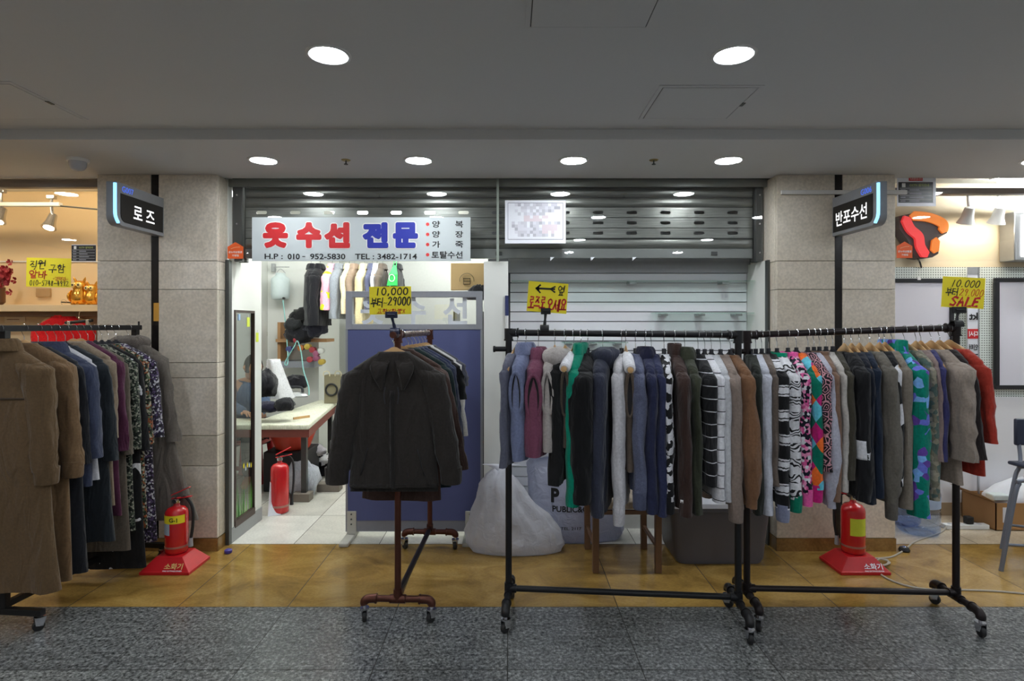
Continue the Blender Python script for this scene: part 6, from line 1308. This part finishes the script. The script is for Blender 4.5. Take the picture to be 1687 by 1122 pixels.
MB().loft([[P(637, 471, 5.88), P(655, 471, 5.88), P(655, 471, 5.98), P(637, 471, 5.98)], [P(641, 452, 5.88), P(655, 452, 5.88), P(655, 452, 5.98), P(641, 452, 5.98)], [P(648, 437, 5.91), P(653, 437, 5.91), P(653, 437, 5.95), P(648, 437, 5.95)]]).build('bag', mat('bag_green', rgb(30, 172, 74), .5), t, smooth=0, bevel=.006)
MB().tube([P(645.5, 458, 5.875) + Vector((.028 * math.cos(a), 0, .034 * math.sin(a))) for a in [2 * PI * i / 20 for i in range(21)]], .004, 6).build('round_mark', M_white, t)
MB().tube(smooth_path([P(648, 438, 5.93), P(650, 428, 6.0), (PX(651, ry_), ry_, rz_ + .014), P(653, 430, 6.0), P(653, 438, 5.93)], 4), .004, 6).build('handle', mat('bag_green', rgb(30, 172, 74), .5), t)
# kraft paper bag and cap above the partition
t = thing('kraft_bag', 'brown kraft paper bag with a printed emblem standing above the partition', 'bag', P(770, 470, 4.5))
BOX(PX(743, 4.5), PX(798, 4.5), 4.48, 4.56, PZ(478, 4.5), PZ(434, 4.5)).build('bag', mat('kraft', rgb(226, 192, 138), .8, 0, .04, 12), t, smooth=0, bevel=.003)
c = P(769, 462, 4.476); MB().tube([c + Vector((.055 * math.cos(a), 0, .055 * math.sin(a))) for a in [PI * (-.05 + 1.1 * i / 20) for i in range(21)]], .0016, 6).build('emblem_arc', M_ink, t)
for i in range(3): BOX(c.x - .025, c.x + .025, 4.476, 4.4795, c.z - .03 + .022 * i, c.z - .027 + .022 * i).build('emblem_bar', M_ink, t, smooth=0)
BOX(c.x - .027, c.x - .024, 4.476, 4.4795, c.z - .03, c.z + .02).box(c.x + .024, c.x + .027, 4.476, 4.4795, c.z - .03, c.z + .02).build('emblem_side', M_ink, t, smooth=0)
t = thing('shelf_unit', 'narrow shelf unit of thread behind the gap by the bay post', 'shelf', (-.26, 4.75, 0))
for zq in (.3, .6, .9, 1.2, 1.43): BOX(-.42, -.19, 4.42, 4.9, zq, zq + .02).build('shelf_board', M_wd, t, smooth=0)
for xx in (-.42, -.2): BOX(xx, xx + .012, 4.42, 4.9, 0, 1.6).build('upright', M_dkgrey, t, smooth=0)
cols = [rgb(150, 50, 58), rgb(40, 110, 80), rgb(176, 150, 60), rgb(56, 62, 110), rgb(200, 200, 196), rgb(34, 34, 38), rgb(140, 74, 104), rgb(170, 100, 48)]
names = ['red', 'green', 'yellow', 'blue', 'white', 'black', 'pink', 'orange']
def cone(x, y, z, ax, ci, lab, grp):
    t = thing('thread_cone', lab, 'thread', (x, y, z), grp)
    MB().lathe([(.024, -.05), (.032, -.045), (.027, .04), (.016, .05)], 16, (x, y, z), ax).build('thread', mat('thread_' + names[ci], cols[ci], .7, 0, .1, 90), t); MB().lathe([(.012, .05), (.012, .065), (.001, .066)], 10, (x, y, z), ax).build('core', M_white, t)
k = 0
for zq in (.62, .92, 1.22):
    for yy in (4.5, 4.62):
        cone(-.25, yy, zq + .05, 'z', k % 8, '%s thread cone on the narrow shelf unit, %s' % (names[k % 8], ('lower shelf', 'middle shelf', 'upper shelf')[int(zq * 3.4) - 2]), 'thread cones on the shelf unit'); k += 1
t = thing('black_fabric', 'black fabric lying along the top of the shelf unit beside the kraft bag', 'fabric', P(775, 480, 4.45))
blob([(0, 0, .07, .06, 0), (.04, 0, .085, .06, 0), (.09, .01, .06, .05, 0), (.11, .02, .03, .03, 0)], P(785, 477, 4.42) - Vector((0, 0, .08)), 3, .02).build('fabric', BLK, t, smooth=80)
bpy.data.objects[t.name].location = t.location
# thread rack and the dark heap on the wall shelf
t = thing('thread_rack', 'wooden wall rack of thread cones under the heap of black clothes', 'rack', (-2.1, 6.45, 1.2))
BOX(PX(463, 6.45), PX(468, 6.45), 6.35, 6.58, PZ(604, 6.45), PZ(531, 6.45)).build('side_board', mat('pine', rgb(160, 120, 80), .6), t, smooth=0)
BOX(PX(463, 6.45), PX(545, 6.45), 6.3, 6.58, PZ(563, 6.45), PZ(558, 6.45)).build('shelf_board', mat('pine', rgb(160, 120, 80), .6), t, smooth=0)
BOX(PX(463, 6.45), PX(525, 6.45), 6.3, 6.58, PZ(604, 6.45), PZ(594, 6.45)).build('tray', M_pf, t, smooth=0)
for i, (px, py, ci) in enumerate(((478, 575, 3), (490, 560, 0), (497, 573, 7), (508, 571, 2), (516, 576, 0), (522, 582, 6), (530, 578, 4), (512, 592, 0), (522, 590, 6), (531, 596, 2))):
    p = P(px, py, 6.25); cone(p.x, p.y, p.z, 'y', ci, '%s thread cone on the wall rack, %s' % (names[ci], ('by the pine side board', 'under the pine shelf', 'at the middle', 'next to the orange cone', 'near the middle', 'toward the open end', 'at the open end', 'low row, below the orange cone', 'low row, below the pink cone', 'low row, at the open end')[i]), 'thread cones on the wall rack')
for i, (px, py, rx, rz, c, lab) in enumerate(((497, 548, .17, .11, BLK, 'black coat bundled at the front of the heap on the wall rack'), (485, 535, .1, .08, F(A_(40, 42, 44)), 'dark grey bundle at the wall side of the heap on the rack'), (505, 520, .16, .09, F(A_(22, 22, 24)), 'black bag on top of the heap on the wall rack'), (520, 540, .12, .1, F(A_(46, 46, 62)), 'navy bundle at the open side of the heap on the wall rack'))):
    p = P(px, py, 6.3 - .05 * (i % 2)); o = blob([(-rz, 0, rx * .6, .1, 0), (-rz * .6, 0, rx, .14, 0), (0, 0, rx, .16, 0), (rz * .6, 0, rx * .75, .12, 0), (rz, 0, rx * .3, .06, 0)], (0, 0, 0), i * 4.0, .035)
    mb = MB(); rr = []
    for q in range(12):
        a = -PI / 2 + PI * q / 11; ring = []
        for j in range(26):
            b = 2 * PI * j / 26; v = Vector((math.cos(a) * math.cos(b), math.cos(a) * math.sin(b), math.sin(a))); d = 1 + .32 * noise.noise(v * 1.9 + Vector((i * 5, 0, 0))) + .16 * noise.noise(v * 5 + Vector((i, 3, 0)))
            ring.append(p + Vector((v.x * rx * d, v.y * .13 * d, v.z * rz * d)))
        rr.append(ring)
    mb.loft(rr); o = mb.build('clothes_bundle', c, smooth=80); tag(o, lab, 'clothes', 'heap of dark clothes on the wall rack')
def lump(name, cat, lab, px, py, Y, rx, ry, rz, c, seed, grp=None, a_=.3):
    p = P(px, py, Y); rr = []
    for q in range(13):
        a = -PI / 2 + PI * q / 12; ring = []
        for j in range(28):
            b = 2 * PI * j / 28; v = Vector((math.cos(a) * math.cos(b), math.cos(a) * math.sin(b), math.sin(a))); d = 1 + a_ * noise.noise(v * 1.9 + Vector((seed, 0, 0))) + a_ * .5 * noise.noise(v * 5 + Vector((seed, 3, 0)))
            ring.append(p + Vector((v.x * rx * d, v.y * ry * d, max(-rz * .8, v.z * rz * d))))
        rr.append(ring)
    return tag(MB().loft(rr).build(name, c, smooth=80), lab, cat, grp)
# on the table
lump('dark_cloth', 'cloth', 'black garment bunched on the table by the partition edge', 437, 634, 5.2, .1, .12, .13, BLK, 1)
lump('dark_cloth', 'cloth', 'navy garment lying flat along the front of the table', 443, 671, 5.05, .1, .1, .05, F(A_(30, 30, 52)), 2); lump('dark_cloth', 'cloth', 'black folded garment on the table front next to the navy one', 467, 667, 5.05, .09, .1, .06, BLK, 3)
t = thing('white_drape', 'tall white cloth draped over a stand on the table', 'cloth', P(452, 655, 5.6))
rr = []
for i in range(10):
    f = i / 9; w_ = .05 + .1 * f ** 1.3; c = P(450 + 10 * f, 592 + 63 * f, 5.6)
    rr.append([c + Vector((w_ * math.cos(a) * (1 + .18 * math.sin(5 * a + 4 * f)), .09 * math.sin(a) * (1 + .2 * math.sin(4 * a)), 0)) for a in [2 * PI * j / 30 for j in range(30)]])
MB().loft(rr).build('cloth', F(WT), t, smooth=80)
lump('black_bag', 'bag', 'black bag on the table behind the iron', 485, 630, 6.1, .14, .1, .075, BLK, 6)
t = thing('iron', 'grey clothes iron standing on the padded table', 'iron', P(488, 650, 5.75)); c = P(487, 654, 5.75)
MB().loft([[c + Vector((u * k_, v * k_, z)) for u, v in ((-.1, -.05), (-.02, -.06), (.08, -.035), (.12, 0), (.08, .035), (-.02, .06), (-.1, .05))] for k_, z in ((1, 0.0), (1, .012), (.85, .03), (.5, .05))]).build('sole', M_alu, t, smooth=0)
MB().tube(smooth_path([c + Vector(p) for p in ((-.08, 0, .04), (-.08, 0, .09), (0, 0, .1), (.06, 0, .09), (.07, 0, .045))], 4), .012, 10).build('handle', M_velvet, t)
t = thing('paper_bag', 'olive paper carrier bag with twisted handles on the table', 'bag', P(553, 655, 6.2))
BOX(PX(534, 6.2), PX(569, 6.2), 6.2, 6.32, TH + .002, PZ(618, 6.2)).build('bag', mat('olive_paper', rgb(128, 120, 96), .8), t, smooth=0, bevel=.003)
for px in (530, 549):
    c0_, c1_ = P(px + 3, 620, 6.19), P(px + 13, 620, 6.19)
    MB().tube(smooth_path([c0_, c0_ + Vector((.002, 0, .04)), (c0_ + c1_) / 2 + Vector((0, 0, .055)), c1_ + Vector((-.002, 0, .04)), c1_], 5), .005, 8).build('handle', mat('string_beige', rgb(200, 190, 160), .7), t)
MB().tube([P(546, 642, 6.19) + Vector((.06 * math.cos(a), 0, .06 * math.sin(a))) for a in [2 * PI * i / 18 for i in range(19)]], .01, 8).build('printed_ring', M_ink, t)
o = BOX(0, .16, 0, .012, 0, .02).build('wooden_ruler', M_wood, smooth=0); o.location = P(484, 672, 5.15); o.location.z = TH + .001; o.rotation_euler = (0, 0, .9); tag(o, 'wooden ruler lying on the padded table beside the black cloth', 'ruler')
# under the table
t = thing('red_basin', 'red plastic basin on a crate under the table', 'basin', (-2.0, 5.4, .36))
MB().lathe([(.14, .36), (.15, .365), (.21, .52), (.225, .525), (.22, .53), (.2, .52), (.14, .375), (.001, .372)], 32, (-2.0, 5.4, 0)).build('basin', mat('basin_red', rgb(196, 60, 36), .4), t)
o = BOX(-2.2, -1.82, 5.22, 5.6, 0, .358).build('dark_crate', mat('crate_black', rgb(34, 34, 38), .6), bevel=.01); tag(o, 'dark crate carrying the red basin under the table', 'crate')
lump('cloth_bundle', 'cloth', 'white cloth bundle on the floor beside the table leg', 497, 790, 5.12, .15, .12, .17, F(A_(190, 194, 204)), 11, 'cloth bundles under the table'); lump('cloth_bundle', 'cloth', 'grey cloth hanging in folds below the white bundles', 515, 800, 5.5, .07, .1, .16, F(A_(110, 112, 116)), 12, 'cloth bundles under the table')
lump('cloth_bundle', 'cloth', 'pale crumpled cloth on top of the bundles under the table', 514, 742, 5.6, .13, .1, .06, F(A_(190, 186, 192)), 13, 'cloth bundles under the table'); lump('cloth_bundle', 'cloth', 'white cloth with dark print at the far side of the bundles', 527, 757, 5.75, .11, .1, .06, F(WT, 'blot', BK, sc_=14, extra=.58), 14, 'cloth bundles under the table'); lump('cloth_bundle', 'cloth', 'black cloth bundle behind the white bundles under the table', 522, 778, 5.85, .16, .14, .16, BLK, 15, 'cloth bundles under the table')
o = BOX(-1.77, -1.45, 5.75, 6.15, 0, .36).build('grey_storage_box', mat('box_smoke', rgb(110, 112, 110), .35), bevel=.015); tag(o, 'smoky grey storage box on the floor beyond the cloth bundles', 'box')
o = BOX(-1.68, -1.52, 5.5, 5.62, 0, .3).build('brown_carton', M_card, bevel=.004); tag(o, 'narrow brown carton standing before the smoky grey box', 'carton')
o = BOX(-1.72, -1.52, 5.22, 5.34, 0, .07).build('floor_block', mat('brick_grey', rgb(120, 112, 102), .9), bevel=.004); tag(o, 'loose grey block on the tiles in front of the brown carton', 'block')
o = MB().add([(-1.885, 4.56, .0), (-1.80, 4.60, .0), (-1.87, 4.66, .2), (-1.885, 4.6, .26)], [(0, 1, 2, 3)]).build('leaning_papers', M_wpaper, smooth=0); o.modifiers.new('solid', 'SOLIDIFY').thickness = .004; tag(o, 'white papers leaning between the partition end and the red extinguisher', 'paper')
# ---------------------------------------------------------------- the tailor, seen through the tinted window
M_skin = mat('skin', rgb(206, 156, 126), .55, 0, .04); M_hair = mat('hair', rgb(26, 23, 22), .5, 0, .2, 120); M_blueshirt = F(A_(84, 104, 138)); M_trs = F(A_(44, 46, 56))
def skinned(name, vs_, es, rads, m, parent, root=0, sub=2):
    me = bpy.data.meshes.new(name); off = parent.location; me.from_pydata([Vector(v) - off for v in vs_], es, []); me.materials.append(m)
    o = bpy.data.objects.new(name, me); COL.objects.link(o); o.parent = parent
    sk = o.modifiers.new('skin', 'SKIN'); sk.use_smooth_shade = True
    if not me.skin_vertices: me.skin_vertices.new() if hasattr(me.skin_vertices, 'new') else None
    bpy.context.view_layer.objects.active = o
    if not me.skin_vertices:
        with bpy.context.temp_override(object=o, active_object=o): bpy.ops.mesh.customdata_skin_add()
    for d, r in zip(me.skin_vertices[0].data, rads): d.radius = r if isinstance(r, tuple) else (r, r); d.use_root = False
    me.skin_vertices[0].data[root].use_root = True
    s = o.modifiers.new('sub', 'SUBSURF'); s.levels = sub; s.render_levels = sub; return o
bx, by = -2.50, 5.66
pt = thing('person', 'person in a blue shirt sewing behind the tinted window', 'person', (bx, by, 0))
J = dict(pel=(bx, by, .50), sp=(bx + .0, by - .03, .66), ch=(bx + .01, by - .07, .84), nk=(bx + .03, by - .10, .985), hd=(bx + .06, by - .13, 1.05), ht=(bx + .08, by - .14, 1.12),
    sl=(bx + .15, by - .13, .90), el=(bx + .24, by - .26, .74), wl=(bx + .27, by - .46, .715), sr=(bx - .14, by - .02, .90), er=(bx - .1, by - .2, .74), wr=(bx + .12, by - .42, .715),
    hl=(bx + .09, by - .03, .48), kl=(bx + .13, by - .36, .5), al=(bx + .12, by - .33, .1), hr=(bx - .09, by - .0, .48), kr=(bx - .1, by - .36, .5), ar=(bx - .1, by - .33, .1), fl=(bx + .13, by - .46, .04), fr=(bx - .1, by - .46, .04))
J['cl'] = tuple(Vector(J['ch']).lerp(Vector(J['nk']), .8)); ks = [k_ for k_ in J if k_ != 'cl']; E_ = [('pel', 'sp'), ('sp', 'ch'), ('ch', 'nk'), ('nk', 'hd'), ('hd', 'ht'), ('ch', 'sl'), ('sl', 'el'), ('el', 'wl'), ('ch', 'sr'), ('sr', 'er'), ('er', 'wr'), ('pel', 'hl'), ('hl', 'kl'), ('kl', 'al'), ('al', 'fl'), ('pel', 'hr'), ('hr', 'kr'), ('kr', 'ar'), ('ar', 'fr'), ('ch', 'cl')]
rd = dict(cl=.048, pel=.12, sp=.115, ch=.12, nk=.05, hd=.06, ht=.05, sl=.058, el=.042, wl=.028, sr=.058, er=.042, wr=.028, hl=.085, kl=.055, al=.036, hr=.085, kr=.055, ar=.036, fl=.034, fr=.034)
skinned('body', [J[k_] for k_ in ks], [(ks.index(a), ks.index(b)) for a, b in E_ if b != 'cl'], [rd[k_] for k_ in ks], M_skin, pt)
def sub_skin(name, keys, m, grow):
    e = [(keys.index(a), keys.index(b)) for a, b in E_ if a in keys and b in keys]; return skinned(name, [J[k_] for k_ in keys], e, [rd[k_] + grow for k_ in keys], m, pt)
sub_skin('shirt', ['pel', 'sp', 'ch', 'cl', 'sl', 'el', 'wl', 'sr', 'er', 'wr'], M_blueshirt, .016); sub_skin('trousers', ['pel', 'hl', 'kl', 'al', 'hr', 'kr', 'ar'], M_trs, .018)
hc = Vector((bx + .085, by - .15, 1.10)); rr = []
fd = Vector((.72, -.69, -.1)).normalized(); sd = fd.cross(Vector((0, 0, 1))).normalized(); ud = sd.cross(fd)
def headpt(a, b, k_=1.0):
    v = Vector((math.cos(a) * math.cos(b), math.cos(a) * math.sin(b), math.sin(a)))      # v.x forward, v.y side, v.z up
    fx = v.x * .095; sx = v.y * .075; uz = v.z * .115
    if v.z < 0: sx *= 1 + .25 * v.z; fx *= 1 + .12 * v.z
    return hc + (fd * fx + sd * sx + ud * uz) * k_
MB().loft([[headpt(-PI / 2 + PI * q / 14, 2 * PI * j / 24) for j in range(24)] for q in range(15)]).build('head', M_skin, pt, smooth=80)
rr = []
for q in range(10):
    a = PI / 2 - .02 - (PI * .62) * q / 9; rr.append([headpt(a if (math.cos(2 * PI * j / 24) < .55) else max(a, .55), 2 * PI * j / 24, 1.09) for j in range(24)])
MB().loft(rr).build('hair', M_hair, pt, smooth=80)
MB().tube([hc + fd * .09 + ud * .02, hc + fd * .112 - ud * .015, hc + fd * .09 - ud * .022], [.008, .013, .008], 8).build('nose', M_skin, pt)
for s in (-1, 1):
    MB().tube([hc + sd * s * .072 + ud * .02, hc + sd * s * .082 - ud * .0, hc + sd * s * .072 - ud * .03], [.01, .016, .008], 8).build('ear', M_skin, pt)
    MB().lathe([(.001, -.006), (.009, -.003), (.009, .003), (.001, .005)], 10, hc + fd * .088 + sd * s * .03 + ud * .012, 'y').build('eye', M_ink, pt)
MB().tube([hc + fd * .088 - ud * .055 - sd * .02, hc + fd * .092 - ud * .057, hc + fd * .088 - ud * .055 + sd * .02], .005, 8).build('mouth', mat('lips', rgb(170, 96, 90), .5), pt)
for w_, e_ in (('wl', 'el'), ('wr', 'er')):
    W0 = Vector(J[w_]); d = (W0 - Vector(J[e_])); d.z = 0; d.normalize(); s = Vector((-d.y, d.x, 0)); sg_ = 1 if w_ == 'wl' else -1
    vv = [W0, W0 + d * .05, W0 + d * .085]; ee = [(0, 1), (1, 2)]; ra = [.022, (.03, .016), (.034, .014)]
    o = skinned('hand', vv, ee, ra, M_skin, pt, 0, 1)
    for k_, (off, L_) in enumerate(((-.027, .06), (-.009, .072), (.009, .068), (.026, .052))):
        q = W0 + d * .085 + s * off; skinned('finger', [q, q + d * L_ * .5 + Vector((0, 0, .004)), q + d * L_ * .85 - Vector((0, 0, .012)), q + d * L_ - Vector((0, 0, .026))], [(0, 1), (1, 2), (2, 3)], [.009, .009, .008, .007], M_skin, pt, 0, 1)
    q = W0 + d * .035 + s * sg_ * .025; skinned('thumb', [q, q + d * .03 + s * sg_ * .022, q + d * .055 + s * sg_ * .026 - Vector((0, 0, .01))], [(0, 1), (1, 2)], [.011, .01, .008], M_skin, pt, 0, 1)
t = thing('red_stool', 'red plastic stool under the person behind the tinted window', 'stool', (bx, by, 0))
MB().loft([[Vector((bx + u, by + v, z)) for u, v in rrect(s_, s_, .04, 4)] for s_, z in ((.31, .36), (.32, .37), (.31, .395), (.27, .4))]).build('seat', M_redpl, t, smooth=40)
for sx in (-1, 1):
    for sy in (-1, 1): MB().loft([[Vector((bx + sx * k_ + u, by + sy * k_ + v, z)) for u, v in rrect(.055, .055, .012, 3)] for k_, z in ((.165, 0), (.125, .37))]).build('leg', M_redpl, t, smooth=40)
for sx in (-1, 1): BOX(bx - .14, bx + .14, by + sx * .15 - .006, by + sx * .15 + .006, .12, .16).build('rail', M_redpl, t, smooth=0)
